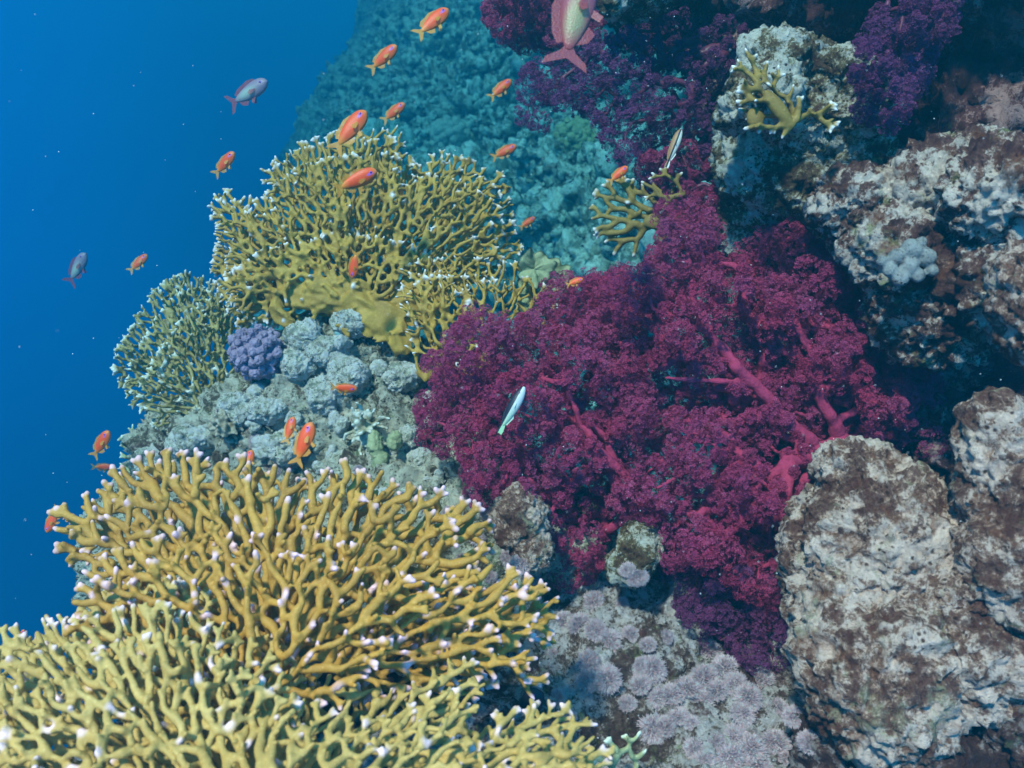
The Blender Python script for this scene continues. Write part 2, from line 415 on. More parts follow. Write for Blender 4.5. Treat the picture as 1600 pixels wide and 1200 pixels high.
def coral_part(name, fans, mat, parent, voxel, tiplen, extra=None, smooth=2, noise_amp=0.):
    A, B, ra, rb, T = [np.concatenate(x) for x in zip(*fans)]
    parts = [capsules(A, B, ra, rb, 7)]
    if extra is not None: parts.append(extra)
    V, Fc = merge(*parts); V, Fc, Nn = remesh(V, Fc, voxel, smooth)
    if noise_amp: V = V + Nn * (fbm(V, 90, 3) * noise_amp)[:, None]
    kd = kdtree.KDTree(len(T))
    for i, t in enumerate(T): kd.insert(t, i)
    kd.balance()
    tl_ = np.random.default_rng(len(T)).uniform(.45, 1.15, len(T)) * tiplen; ff = [kd.find(v) for v in V]
    d = np.array([q[2] for q in ff]); tip = np.clip(1 - d / tl_[[q[1] for q in ff]], 0, 1)
    o = link(name, me_np(name, V, Fc, mat, origin=parent.location, attrs={'tip': tip}), parent)
    return o

def plane(d0, bx=0, by=0, gx=0., gy=0.): return lambda x, y: d0 + gx * (x - bx) / 1000 + gy * (y - by) / 1000

# --- foreground colony
root = empty('fire_coral', at(430, 1180, 1.1), 'large tan fire coral with pink tips spreading across the lower left corner', 'coral')
FR = []
PA = [(92, 842), (92, 800), (165, 765), (185, 735), (250, 712), (325, 706), (350, 735), (400, 708), (436, 745), (500, 742), (545, 724), (580, 750), (655, 765), (700, 775), (762, 805), (770, 838), (745, 865), (720, 905), (700, 950), (600, 1000), (430, 1010), (300, 960), (210, 900)]
def sh(P_, dx, dy, k=1., c=(430, 1000)): return [(c[0] + (x - c[0]) * k + dx, c[1] + (y - c[1]) * k + dy) for x, y in P_]
ka = dict(step=9, wj=.4, fork=33, white=.3)
FR.append([fan(11, PA, (430, 1010), plane(1.16, 430, 1000, gy=-.5), 4.5, 8.3, 70, .10, spread=(5, 175), nstart=13, S=26.4, r0=14, rimw=1, **ka),
           fan(12, sh(PA, 2, 30, .96), (430, 1030), plane(1.11, 430, 1000, gy=-.3), 4.5, 8.3, 70, .15, spread=(0, 180), nstart=12, S=29.7, r0=20, rimw=0.4, **ka),
           fan(14, sh(PA, -4, 12, .98), (440, 1020), plane(1.21, 430, 1000, gy=-.55), 4.4, 8.3, 70, .12, spread=(5, 175), nstart=12, S=27.5, r0=16, rimw=0.7, **ka)])
PA2 = [(120, 955), (140, 880), (230, 850), (330, 820), (380, 850), (470, 830), (560, 860), (640, 860), (690, 900), (620, 960), (560, 1060), (300, 1060), (160, 1000)]
FR.append([fan(13, PA2, (430, 1080), plane(1.04, 430, 1000, gy=-.3), 4.5, 8.3, 70, .2, spread=(10, 178), nstart=11, S=29.7, r0=20, rimw=0.55, **ka),
           fan(15, sh(PA2, -10, 35), (420, 1100), plane(.99, 430, 1000, gy=-.3), 4.5, 8.3, 70, .2, spread=(60, 185), nstart=9, S=30.8, r0=20, rimw=0.2, **ka)])
PB = [(560, 1000), (600, 930), (700, 925), (790, 895), (850, 912), (868, 940), (866, 985), (800, 1000), (850, 1040), (848, 1062), (790, 1065), (680, 1085), (560, 1095)]
kb = dict(step=8, wj=.35, fork=24, r0=14, persist=.75, white=.4)
FR.append([fan(21, PB, (520, 1070), plane(1.08, 520, 1070, gx=.1, gy=-.4), 4.1, 7.2, 60, .12, spread=(-8, 62), nstart=10, S=19.8, rimw=1, **kb),
           fan(22, sh(PB, -6, 18), (530, 1080), plane(1.13, 520, 1070, gx=.1, gy=-.4), 3.9, 7.2, 60, .12, spread=(-8, 55), nstart=9, S=20.9, rimw=0.5, **kb),
           fan(23, sh(PB, -30, -10), (520, 1060), plane(1.03, 520, 1070, gx=.12, gy=-.3), 4.1, 7.2, 60, .2, spread=(0, 75), nstart=8, S=23.1, rimw=0.6, **kb)])
PC = [(-60, 1010), (0, 985), (60, 1005), (70, 965), (110, 985), (150, 935), (240, 905), (330, 930), (420, 985), (470, 1060), (430, 1240), (200, 1330), (-80, 1330)]
kc = dict(step=9, wj=.5, fork=30, r0=20, white=.12)
FR.append([fan(31, PC, (330, 1240), plane(.92, 330, 1200, gy=-.5), 4.2, 7.1, 60, .3, spread=(60, 215), nstart=14, S=22.8, rimw=0.5, **kc),
           fan(32, sh(PC, -5, 40), (330, 1270), plane(.85, 330, 1200, gy=-.5), 4.5, 7.4, 60, .3, spread=(60, 200), nstart=14, S=24.8, rimw=0.3, **kc),
           fan(33, sh(PC, 6, -6), (330, 1200), plane(1.0, 330, 1200, gy=-.6), 3.9, 6.5, 60, .25, spread=(60, 215), nstart=14, S=22.8, rimw=0.9, **kc),
           fan(34, sh(PC, 0, 90), (330, 1300), plane(.80, 330, 1200, gy=-.5), 4.8, 7.8, 60, .3, spread=(60, 190), nstart=12, S=26.7, rimw=0.1, **kc)])
PD = [(230, 1075), (330, 1030), (430, 1045), (520, 1065), (560, 1085), (640, 1080), (660, 1050), (735, 1035), (755, 1060), (700, 1105), (760, 1130), (830, 1100), (925, 1115), (915, 1150), (960, 1185), (900, 1260), (800, 1330), (100, 1330)]
kd_ = dict(step=9, wj=.35, fork=34, r0=30, pfuse=.85, white=.1)
FR.append([fan(41, PD, (420, 1290), plane(.90, 420, 1200, gy=-.9), 3.8, 7.1, 55, .22, spread=(-2, 165), nstart=20, S=23.8, rimw=0.5, **kd_),
           fan(42, sh(PD, -10, 45), (430, 1310), plane(.83, 420, 1200, gy=-.9), 4.1, 7.4, 55, .22, spread=(0, 165), nstart=18, S=25.7, rimw=0.25, **kd_),
           fan(43, sh(PD, 0, 15), (430, 1290), plane(.97, 420, 1200, gy=-.9), 3.7, 6.5, 55, .15, spread=(0, 165), nstart=18, S=24.8, rimw=0.7, **kd_),
           fan(44, sh(PD, 0, 85), (430, 1340), plane(.79, 420, 1200, gy=-.8), 4.4, 7.8, 55, .2, spread=(0, 165), nstart=16, S=27.7, rimw=0.1, **kd_)])
for i, fs in enumerate(FR):
    ex = None
    if i == 0: ex = blobs([(440, 1000, 1.15, 60, 34, 12, 8), (400, 960, 1.14, 26, 40, 12), (520, 985, 1.16, 50, 22, 10, -8)])
    coral_part('frond', fs, M_fire if i < 3 else M_fire_low, root, 0.0022, .0098, ex)

# --- middle colony: the big upright fans on top of the bommie
def m(name, seed_specs, mat, label, cat, base, voxel=.0034, tiplen=.012, extra=None, group=None):
    r = empty(name, base, label, cat, group)
    for fs, ex in seed_specs: coral_part('frond', fs, mat, r, voxel, tiplen, ex)
    return r
PM = [(332, 312), (352, 300), (400, 318), (425, 300), (410, 262), (450, 245), (480, 222), (540, 208), (600, 205), (622, 200), (632, 240), (650, 265), (690, 238), (730, 250), (765, 268), (795, 285), (798, 350), (815, 385), (780, 430), (700, 480), (600, 500), (440, 505), (380, 505), (350, 470), (336, 420), (345, 370)]
kwm = dict(white=.04, step=6, S=13.2, wj=.55, fork=34, r0=16)
mid1 = [fan(51, PM, (560, 500), plane(2.0, 560, 500, gy=-.5), 2.4, 4.2, 45, .25, spread=(-8, 188), nstart=20, **kwm),
        fan(52, [(x * .97 + 8, y * .96 + 22) for x, y in PM], (560, 510), plane(1.94, 560, 500, gy=-.3), 2.4, 4.3, 45, .35, spread=(0, 184), nstart=20, **kwm)]
mid2 = [fan(53, [(x * .9 + 50, y * .85 + 70) for x, y in PM], (560, 525), plane(1.88, 560, 500, gy=-.2), 2.4, 4.5, 45, .4, spread=(0, 184), nstart=20, **kwm),
        fan(54, [(345, 440), (420, 390), (520, 370), (640, 380), (690, 430), (640, 450), (560, 440), (470, 450), (400, 500), (370, 480)], (540, 470), plane(1.88, 540, 500), 2.4, 5, 40, .4, spread=(20, 190), nstart=16, **kwm)]
exm = blobs([(520, 462, 1.89, 80, 30, 10, -6), (585, 490, 1.88, 56, 32, 10, -35), (622, 528, 1.87, 18, 28, 10, 20), (655, 470, 1.895, 46, 40, 9, 20), (462, 455, 1.905, 34, 22, 9), (440, 490, 1.88, 12, 30, 10, 25)])
vm = exm[0]; vm = vm + np.stack([fbm(vm, 42, 4, .65, a_) for a_ in (3, 9, 15)], 1) * .014
m('fire_coral', [(mid1, None), (mid2, (vm, exm[1]))], M_fire_mid, 'broad netted brown fire coral fan crowning the mound', 'coral', tuple(at(560, 540, 1.95)))
# straight pale-tipped thicket on its right
PR = [(625, 425), (660, 408), (720, 402), (800, 418), (835, 400), (872, 455), (868, 490), (800, 505), (780, 545), (700, 560), (650, 520)]
fl = lambda x, y: (-.75 + .9 * (x - 640) / 220, -1)
thick = [fan(61, PR, (740, 590), plane(1.84, 740, 560, gy=-.3), 2.3, 3.2, 40, .12, spread=(35, 165), nstart=16, step=7, S=13, wj=.6, fork=20, r0=10, flow=fl, pfuse=.3, persist=.85),
         fan(62, [(x, y + 30) for x, y in PR], (730, 610), plane(1.76, 740, 560, gy=-.2), 2.3, 3.2, 40, .1, spread=(40, 160), nstart=12, step=7, S=14, wj=.6, fork=18, r0=10, flow=fl, pfuse=.25, persist=.85),
         fan(63, [(640, 440), (660, 420), (700, 440), (730, 480), (700, 560), (640, 570)], (670, 600), plane(1.78, 700, 560), 2.4, 3.6, 40, .2, spread=(60, 140), nstart=7, step=7, S=15, wj=.6, fork=20, r0=8, persist=.85, pfuse=.3)]
m('fire_coral', [(thick, blobs([(700, 575, 1.83, 50, 9, 22, -4), (672, 580, 1.85, 26, 12, 18, 12)]))], M_fire_mid, 'spiky brown fire coral thicket with pale tips right of the netted fan', 'coral', tuple(at(720, 590, 1.85)), tiplen=.011)
# olive bush on the left shoulder
PL = [(178, 575), (185, 550), (212, 505), (240, 460), (262, 440), (290, 428), (340, 445), (385, 470), (390, 560), (375, 610), (330, 650), (270, 640), (210, 630), (190, 600)]
left = [fan(71, PL, (335, 640), plane(2.15, 335, 600, gx=.2, gy=-.5), 2.0, 3.6, 40, .45, spread=(50, 195), nstart=16, step=6, S=10, wj=1.1, fork=30, r0=10),
        fan(72, [(x + 18, y + 22) for x, y in PL], (345, 650), plane(2.05, 335, 600, gx=.2, gy=-.4), 2.0, 3.6, 40, .45, spread=(50, 185), nstart=16, step=6, S=11, wj=1.1, fork=30, r0=10),
        fan(73, [(x + 40, y + 45) for x, y in PL if x < 380], (345, 660), plane(1.98, 335, 600, gx=.2, gy=-.3), 2.0, 3.6, 40, .45, spread=(55, 180), nstart=12, step=6, S=11, wj=1.1, fork=30, r0=10)]
m('fire_coral', [(left, None)], M_fire_dark, 'dull olive bushy fire coral on the left shoulder of the mound beside the purple coral', 'coral', tuple(at(330, 650, 2.1)), voxel=.0032, tiplen=.014)
PG = [(190, 690), (205, 665), (235, 690), (262, 705), (275, 740), (250, 765), (205, 760), (188, 735)]
m('fire_coral', [([fan(75, PG, (270, 740), plane(2.1), 2.2, 4, 30, .5, spread=(80, 200), nstart=10, step=6, S=12, wj=.7, fork=32, r0=6)], blobs([(262, 735, 2.12, 34, 36, 30)]))], M_fire_pale,
  'small pale green fire coral low on the left edge of the mound', 'coral', tuple(at(265, 745, 2.1)))
# lone fan over blue water
PS = [(925, 330), (935, 300), (960, 282), (985, 285), (1000, 290), (1045, 280), (1075, 300), (1085, 360), (1050, 372), (1010, 380), (985, 398), (955, 385), (932, 362)]
m('fire_coral', [([fan(81, PS, (1068, 350), plane(1.74, 1060, 350, gx=-.2), 3.2, 5.4, 40, .05, spread=(105, 215), nstart=8, step=7, S=16, wj=.2, fork=36, r0=8, pfuse=.9),
                   fan(82, [(1000, 300), (1020, 275), (1050, 268), (1075, 290), (1070, 320), (1030, 330)], (1075, 305), plane(1.7), 2.8, 4, 30, .05, spread=(130, 190), nstart=2, step=7, S=15, wj=.2, fork=38, r0=6)],
                  blobs([(1062, 352, 1.74, 40, 26, 9, 8), (1030, 345, 1.735, 26, 14, 7, 5)]))], M_fire_gold, 'single golden fan of fire coral jutting out left under the dark hanging soft coral', 'coral', tuple(at(1075, 355, 1.75)), voxel=.0028, tiplen=.009)
# twigs of fire coral at the bottom
m('fire_coral', [([fan(84, [(1010, 1195), (1000, 1150), (1020, 1140), (950, 1160), (935, 1190), (900, 1185), (920, 1230), (980, 1240)], (970, 1235), plane(1.2), 3.6, 5, 30, .2, spread=(30, 150), nstart=4, step=7, S=20, wj=.4, fork=32, r0=6)], None)],
  M_fire_pale, 'few thin greenish fire coral twigs at the bottom edge beside the pulse corals', 'coral', tuple(at(970, 1240, 1.2)), voxel=.0028, tiplen=.01)
m('fire_coral', [([fan(86, [(1150, 110), (1165, 78), (1190, 100), (1215, 110), (1250, 160), (1300, 165), (1305, 195), (1240, 210), (1170, 200)], (1245, 195), plane(1.3, 1240, 200, gx=-.1), 3, 5, 30, .35, spread=(60, 200), nstart=6, step=7, S=18, wj=.5, fork=34, r0=8)],
                  blobs([(1215, 168, 1.29, 12, 34, 8, 38), (1180, 185, 1.31, 14, 18, 8, 10)]))], M_fire_gold, 'little pale-bladed fire coral clinging to the mossy rock knob', 'coral', tuple(at(1230, 200, 1.32)), voxel=.0026, tiplen=.010)

# ------------------------------------------------------------------ rock and ground
BV = []
def rock(name, bl, mat, voxel, amp, seed, label=None, cat='rock', kind=None, group=None, fs=(5, 22), surf=True, lump=0):
    V, Fc = blobs(bl); V, Fc, Nn = remesh(V, Fc, voxel, 6, .6)
    h = fbm(V, fs[0], 4, .55, seed) * amp + (1 - np.abs(fbm(V, fs[1], 3, .55, seed + 9))) * amp * .42 - np.maximum(0, fbm(V, fs[1] * .7, 2, .5, seed + 31) - .35) * amp * .9
    h += fbm(V, fs[1] * 2.6, 4, .62, seed + 50) * amp * .30 + (1 - np.abs(fbm(V, fs[1] * 1.7, 3, .6, seed + 77))) ** 3 * amp * .5
    if lump:
        cell = lump; g = V * cell; jit_ = np.stack([vnoise(np.floor(g) + .5, s) for s in (3, 4, 5)], 1)
        h += np.maximum(0, .5 - np.linalg.norm(g - np.floor(g) - .5 - .2 * jit_, axis=1)) * .03
    V = V + Nn * h[:, None]
    org = V.mean(0); org[2] = V[:, 2].min()
    if kind == 'structure': org = np.zeros(3)
    o = link(name, me_np(name, V, Fc, mat, origin=org), loc=org); tag(o, label, cat if kind is None else None, group, kind)
    if kind: o['label'] = label
    if surf: BV.append(BVHTree.FromPolygons([Vector(v) for v in V], [tuple(f) for a in Fc for f in a.tolist()]))
    return o

rock('ground', [(560, 660, 2.03, 190, 120, 120), (430, 710, 2.04, 160, 120, 120), (320, 710, 2.2, 90, 80, 120), (620, 720, 1.98, 150, 150, 110), (540, 560, 2.0, 110, 60, 70), (690, 640, 2.05, 90, 110, 90),
                (660, 900, 1.85, 240, 200, 160), (420, 900, 1.9, 240, 170, 160), (260, 860, 2.1, 110, 120, 120), (800, 900, 1.75, 160, 170, 120)], M_ground, .008, .035, 1, 'rubbly grey-green reef mound', kind='structure', fs=(7, 26))
rock('reef_base', [(430, 1240, 1.22, 300, 180, 150), (620, 1260, 1.25, 260, 170, 150), (200, 1300, 1.2, 250, 130, 150), (480, 1080, 1.3, 110, 60, 60)], M_low, .008, .02, 5, 'dark rock under the front coral', kind='structure', surf=False)
rock('reef_terrace', [(960, 1130, 1.62, 250, 190, 170), (1130, 1190, 1.5, 240, 150, 150), (900, 1010, 1.7, 160, 120, 120), (1080, 1000, 1.72, 200, 150, 120), (820, 1180, 1.5, 200, 130, 120), (1250, 1150, 1.6, 160, 200, 140), (1000, 1330, 1.3, 500, 120, 200)],
     M_low, .007, .022, 2, 'lower reef slope with pulse corals', kind='structure', fs=(7, 28))
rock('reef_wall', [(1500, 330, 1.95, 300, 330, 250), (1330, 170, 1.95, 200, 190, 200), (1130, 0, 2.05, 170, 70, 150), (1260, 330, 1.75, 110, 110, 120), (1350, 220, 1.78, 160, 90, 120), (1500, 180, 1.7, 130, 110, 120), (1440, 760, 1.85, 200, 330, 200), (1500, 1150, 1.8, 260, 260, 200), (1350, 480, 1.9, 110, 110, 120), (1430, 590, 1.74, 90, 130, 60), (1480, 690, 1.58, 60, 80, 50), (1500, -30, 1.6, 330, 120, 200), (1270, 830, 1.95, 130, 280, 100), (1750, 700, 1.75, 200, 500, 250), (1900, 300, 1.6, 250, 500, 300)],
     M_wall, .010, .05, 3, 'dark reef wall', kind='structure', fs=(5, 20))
rock('shade_ledge', [(1580, -270, 1.35, 280, 80, 220), (1500, -240, 1.7, 330, 90, 160), (1700, -300, 1.4, 300, 90, 220), (1790, -60, 1.4, 130, 260, 200)], M_wall, .014, .05, 4,
     'added unseen ledge above the top right corner, shading the reef wall', cat='ledge', fs=(4, 14))  # added out of view above the frame to cast shade on the right
rock('rock', [(1225, 105, 1.48, 66, 40, 80, -12), (1160, 175, 1.42, 42, 30, 60, 15), (1200, 150, 1.44, 60, 50, 60), (1300, 130, 1.48, 66, 44, 80, -28), (1350, 170, 1.52, 60, 50, 70, -20), (1280, 195, 1.5, 90, 46, 80), (1240, 260, 1.58, 90, 80, 80), (1320, 250, 1.55, 80, 60, 70), (1190, 340, 1.68, 60, 80, 60), (1160, 250, 1.62, 36, 60, 50)], M_green, .005, .017, 6, 'knobbly mossy rock knob jutting left from the wall with a pale-bladed coral on it', fs=(9, 34))
rock('rock', [(1330, 320, 1.42, 62, 52, 80, -30), (1400, 390, 1.38, 80, 60, 80, -40), (1470, 300, 1.4, 130, 60, 100, 12), (1570, 300, 1.25, 90, 75, 90, 20), (1470, 480, 1.4, 95, 90, 90, -45), (1545, 420, 1.33, 90, 110, 90)], M_ledge, .005, .022, 7,
     'broken brown and white ledge running diagonally above the right end of the soft coral', fs=(8, 30))
rock('rock', [(1612, 470, 1.12, 46, 105, 70, 6)], M_pale, .005, .014, 8, 'pale rounded rock cut by the middle of the right picture edge', fs=(9, 30))
rock('rock', [(1345, 745, 1.30, 68, 55, 70, -20), (1400, 850, 1.25, 130, 115, 110), (1310, 870, 1.3, 60, 120, 80), (1490, 880, 1.22, 120, 110, 100), (1345, 960, 1.25, 88, 100, 90), (1385, 1050, 1.2, 120, 140, 110), (1490, 1010, 1.2, 100, 110, 100)], M_pale, .0048, .021, 9,
     'big pale boulder with a rounded knob at its upper left, right of the magenta lobes', fs=(6, 26))
rock('rock', [(1330, 1190, 1.28, 80, 90, 80), (1560, 1080, 1.24, 110, 120, 110), (1640, 1130, 1.18, 110, 160, 110), (1480, 1240, 1.2, 150, 110, 110)], M_brown_shade, .005, .024, 19,
     'shade-tinted brown rock filling the bottom right corner below the big pale boulder', fs=(6, 24))
rock('rock', [(1578, 740, 1.15, 82, 120, 80, 8), (1610, 880, 1.12, 90, 110, 80)], M_pale, .005, .016, 10, 'tall pale pitted rock at the right edge beside the big boulder', fs=(8, 28))
rock('rock', [(812, 812, 1.47, 38, 44, 40, 15), (832, 862, 1.46, 30, 32, 34)], M_pale, .004, .012, 11, 'small pinkish white rock under the left tip of the magenta soft coral', fs=(14, 50))
rock('rock', [(1000, 855, 1.5, 34, 38, 34), (975, 885, 1.5, 24, 26, 30)], M_green, .0035, .010, 12, 'small mossy rock showing through the gap in the magenta soft coral', fs=(14, 50))
rock('rock', [(680, 745, 1.78, 42, 30, 36)], M_ground, .0045, .012, 13, 'dark rounded rock behind the right end of the foreground coral', fs=(14, 44))

def hit(px, py, off=0.):
    o = Vector(C0); d = Vector(at(px, py, 1.) - C0).normalized(); best = None
    for b in BV:
        r = b.ray_cast(o, d)
        if r[0] is not None and (best is None or r[3] < best[3]): best = r
    if best is None: return None
    return np.array(best[0]) + np.array(best[1]) * off, np.array(best[1]), best[3]

def onto(px, py, d0=2.0):
    r = hit(px, py)
    if r is None: return at(px, py, d0), np.array([0, -1, .5]) / 1.118, d0
    n = r[1]; v = r[0] - C0
    if n @ v > 0: n = -n
    return r[0], n, (v @ FW)

# ------------------------------------------------------------------ far slope across the channel
def far_depth(px, py):
    u = (px - 560) / 640; v = (py - 0) / 450
    return 10.5 - 4.4 * np.clip(u, -1, 1.) - 2.6 * np.clip(v, -.6, 1.) + 52 * np.clip(.36 - u - .5 * v, 0, .42) ** 1.7 + .5 * np.clip(v - 1, 0, 2)
gx = np.linspace(400, 1500, 250); gy = np.linspace(-60, 900, 230); GX, GY = np.meshgrid(gx, gy)
D = far_depth(GX, GY); P = at(GX.ravel(), GY.ravel(), D.ravel())
h = fbm(P, .9, 5, .6, 21) * .40 + (1 - np.abs(fbm(P, 3., 3, .6, 33))) * .16
P = P + h[:, None] * (np.array([-.45, -.75, .5]))[None]
pxb = 600 - .5 * GY.ravel() + 22 * np.sin(GY.ravel() * .03) + 12 * np.sin(GY.ravel() * .083 + 1)
P[:, 2] -= np.clip(pxb - GX.ravel(), 0, 400) / F * D.ravel() * 2.2
P[:, 2] = np.maximum(P[:, 2], -3.0 + .1 * np.sin(P[:, 0] * 3))
idx = np.arange(230 * 250).reshape(230, 250); Q = np.stack([idx[:-1, :-1], idx[1:, :-1], idx[1:, 1:], idx[:-1, 1:]], -1).reshape(-1, 4)
M_far = rock_mat('far_slope_rock', (.48, .56, .46), (.26, .31, .23), (.11, .13, .09), acc=(.3, .34, .16), cover=.55, fine=.3)
o = link('terrain', me_np('terrain', P, [Q], M_far)); tag(o, 'reef slope fading into blue water', kind='structure')
# uncountable coral heads on it
rng = np.random.default_rng(5); C, Rr = [], []
far_bv = BVHTree.FromPolygons([Vector(v) for v in P], Q.tolist())
def far_hit(px, py):
    r = far_bv.ray_cast(Vector(C0), Vector(at(px, py, 1.) - C0).normalized()); return None if r[0] is None else (np.array(r[0]), (np.array(r[0]) - C0) @ FW)
for i in range(2600):
    px, py = rng.uniform(500, 1200), rng.uniform(-40, 470); r = far_hit(px, py)
    if r is None: continue
    R0 = rng.lognormal(-2.75, .6) * .8; k = rng.integers(7, 20)
    for j in range(k):
        v = rng.normal(size=3); v /= np.linalg.norm(v); v[1] = -abs(v[1]); v[2] = abs(v[2]) * .7
        C.append(r[0] + v * R0 * rng.uniform(.5, 1.1)); Rr.append(R0 * rng.uniform(.14, .42) * np.array([1, 1, rng.uniform(.6, 1.8)]))
Vb, Fb = balls(C, Rr); Vb = Vb + np.stack([fbm(Vb, 22, 3, .6, 7), fbm(Vb, 22, 3, .6, 17), fbm(Vb, 22, 3, .6, 27)], 1) * .035
M_far2 = rock_mat('far_coral', (.52, .62, .50), (.30, .38, .27), (.13, .16, .11), acc=(.36, .4, .2), cover=.6, fine=.5)
o = link('coral_growth', me_np('coral_growth', Vb, Fb, M_far2)); tag(o, 'blue-green mass of coral heads on the distant slope', kind='stuff')

def knob_coral(name, px, py, rpx, d, mat, n, kr, label, cat='coral', group=None, squash=.8, seed=0, verr=0, lobed=.0):
    """a dome set with rounded knobs"""
    R = np.random.default_rng(seed); c = at(px, py, d); s = d / F; r = rpx * s
    i = np.arange(n) + .5; ph = np.arccos(1 - 2 * i / n); th = math.pi * (1 + 5 ** .5) * i
    U = np.stack([np.cos(th) * np.sin(ph), np.sin(th) * np.sin(ph), np.cos(ph)], 1) + R.normal(0, .05, (n, 3))
    keep = (U @ -FW > -.35) | (U[:, 2] > .1); U = U[keep]; rr = r * (1 + R.uniform(-.12, .08, len(U)))
    root = empty(name, c - np.array([0, 0, r * .8]), label, cat, group)
    Cc = c + U * rr[:, None] * np.array([1, 1, squash]); kR = kr * r * R.uniform(.8, 1.2, len(U))
    parts = [balls(Cc, kR, SPH_S if n > 120 else SPH), balls([c], [[r * .93, r * .93, r * .93 * squash]], SPH)]
    V, Fc = merge(*parts)
    if verr: V = V + (V - c) * 0
    V, Fc, Nn = remesh(V, Fc, r * .022, 2, .5)
    V = V + Nn * (fbm(V, 1.6 / r * 6, 3, .6, seed) * r * .03)[:, None]
    if verr: V = V + Nn * (np.maximum(0, vnoise(V * (1 / (r * .07)), seed)) * r * .05)[:, None]
    link('dome', me_np('dome', V, Fc, mat, origin=root.location), root)
    return root

M_pocc = coral_mat('purple_coral', (.35, .27, .37), (.21, .15, .22), (1, 1, 1), bumpsc=500, pores=True, tipattr=False)
M_porites = rock_mat('lumpy_coral_skin', (.86, .84, .70), (.68, .68, .52), (.26, .27, .2), acc=(.45, .53, .32), cover=.72, fine=1.8, rust=(.2, .17, .11))
M_teal = simple('far_dome_coral', (.42, .45, .34), .8, .2, 60, .6)
M_lime = coral_mat('lime_coral', (.38, .42, .22), (.27, .31, .16), (1, 1, 1), bumpsc=420, pores=True, tipattr=False)
M_grey = rock_mat('grey_bulb', (.42, .44, .41), (.32, .33, .31), (.16, .13, .12), acc=(.3, .32, .24), cover=.7, fine=1.4)
knob_coral('cauliflower_coral', 402, 552, 37, 1.85, M_pocc, 90, .19, 'rounded purple cauliflower coral on the mound below the netted fan', seed=3, squash=1., verr=1)
hemi = [(870, 420, 26, 3.2), (862, 335, 30, 3.3), (905, 260, 46, 3.9), (760, 170, 30, 5.), (700, 250, 40, 4.8), (1000, 250, 30, 3.6), (940, 400, 30, 3.1), (1080, 430, 26, 3.)]
txt = ['tiny-knobbed round coral head standing out on the hazy slope right of the netted fan', ]
for i, (px, py, rp, dz) in enumerate([(850, 335, 23, 3.3), (905, 225, 40, 3.8), (940, 400, 26, 3.2), (702, 215, 30, 4.6)]):
    r = far_hit(px, py); dd = r[1] - .05 if r else dz
    knob_coral('coral_head', px, py, rp, dd, M_teal if i != 1 else M_fire_pale, [420, 160, 110, 90][i], [.06, .16, .2, .24][i],
               ['finely bumpy round coral head on the hazy slope just right of the netted fan', 'large yellowish coral head on the hazy slope left of the dark hanging soft coral', 'blue-green coral head on the slope just below the lone golden fan', 'dim coral head high on the far slope behind the small orange fish'][i], seed=20 + i, squash=.85)
# lumpy pale corals on the mound
por = [(468, 527, 26, 30, 'white lumpy coral directly right of the purple coral'), (545, 502, 30, 22, 'white lumpy coral knob standing under the smooth base of the netted fan'), (512, 550, 34, 24, 'pale lumpy coral in the middle of the white cluster'),
       (470, 570, 28, 22, 'lumpy coral lowest on the left of the white cluster below the purple coral'), (540, 575, 24, 20, 'small lumpy coral under the middle of the white cluster'), (505, 612, 28, 30, 'rounded greenish lumpy coral just left of the orange fish on the mound'), (545, 598, 28, 26, 'rounded lumpy coral behind the orange fish on the mound'),
       (632, 590, 30, 24, 'speckled white lumpy coral left of the tip of the magenta soft coral'), (420, 640, 30, 22, 'flat pale lumpy coral beside the small black fish'), (372, 640, 26, 24, 'pale bump of coral at the left of the mound under the olive bush'), (440, 695, 26, 24, 'grey-white lumpy coral behind the two orange fish above the front coral'), (300, 690, 30, 26, 'dull lumpy coral under the olive bush'), (640, 690, 26, 22, 'pale encrusting lump right of the finger coral'), (235, 730, 22, 30, 'pale lumpy coral at the lower left foot of the mound')]
for i, (px, py, rx_, ry_, lb) in enumerate(por):
    p, nr, dd = onto(px, py); dd = min(dd, 2.05) - .012; s = dd / F
    R = np.random.default_rng(100 + i); bl = [(px + R.uniform(-.5, .5) * rx_, py + R.uniform(-.5, .5) * ry_, dd, rx_ * R.uniform(.5, .8), ry_ * R.uniform(.5, .8), rx_ * .9, R.uniform(-30, 30)) for _ in range(5)]
    bl.append((px, py, dd, rx_ * .85, ry_ * .85, rx_ * .8))
    rock('lumpy_coral', bl, M_porites, .0032, .0075, 40 + i, lb, 'coral', group='pale lumpy corals on the mound', fs=(26, 80), surf=False)

Rk = np.random.default_rng(321)
for i in range(34):
    px, py = Rk.uniform(390, 700), Rk.uniform(560, 800)
    if px < 470 and py < 600 or (540 < px < 640 and 640 < py < 760): continue
    p, nr, dd = onto(px, py)
    if dd > 2.1: continue
    k = Rk.uniform(8, 17); bl = [(px + Rk.uniform(-.7, .7) * k, py + Rk.uniform(-.6, .6) * k, dd - .004, k * Rk.uniform(.4, .8), k * Rk.uniform(.4, .8), k * .7, 0) for _ in range(6)]
    rock('lumpy_coral', bl, M_porites, .0030, .005, 200 + i, 'small pale nubbly coral crusted on the rubble of the mound', 'coral', group='small nubbly corals crusted on the mound', fs=(30, 90), surf=False)

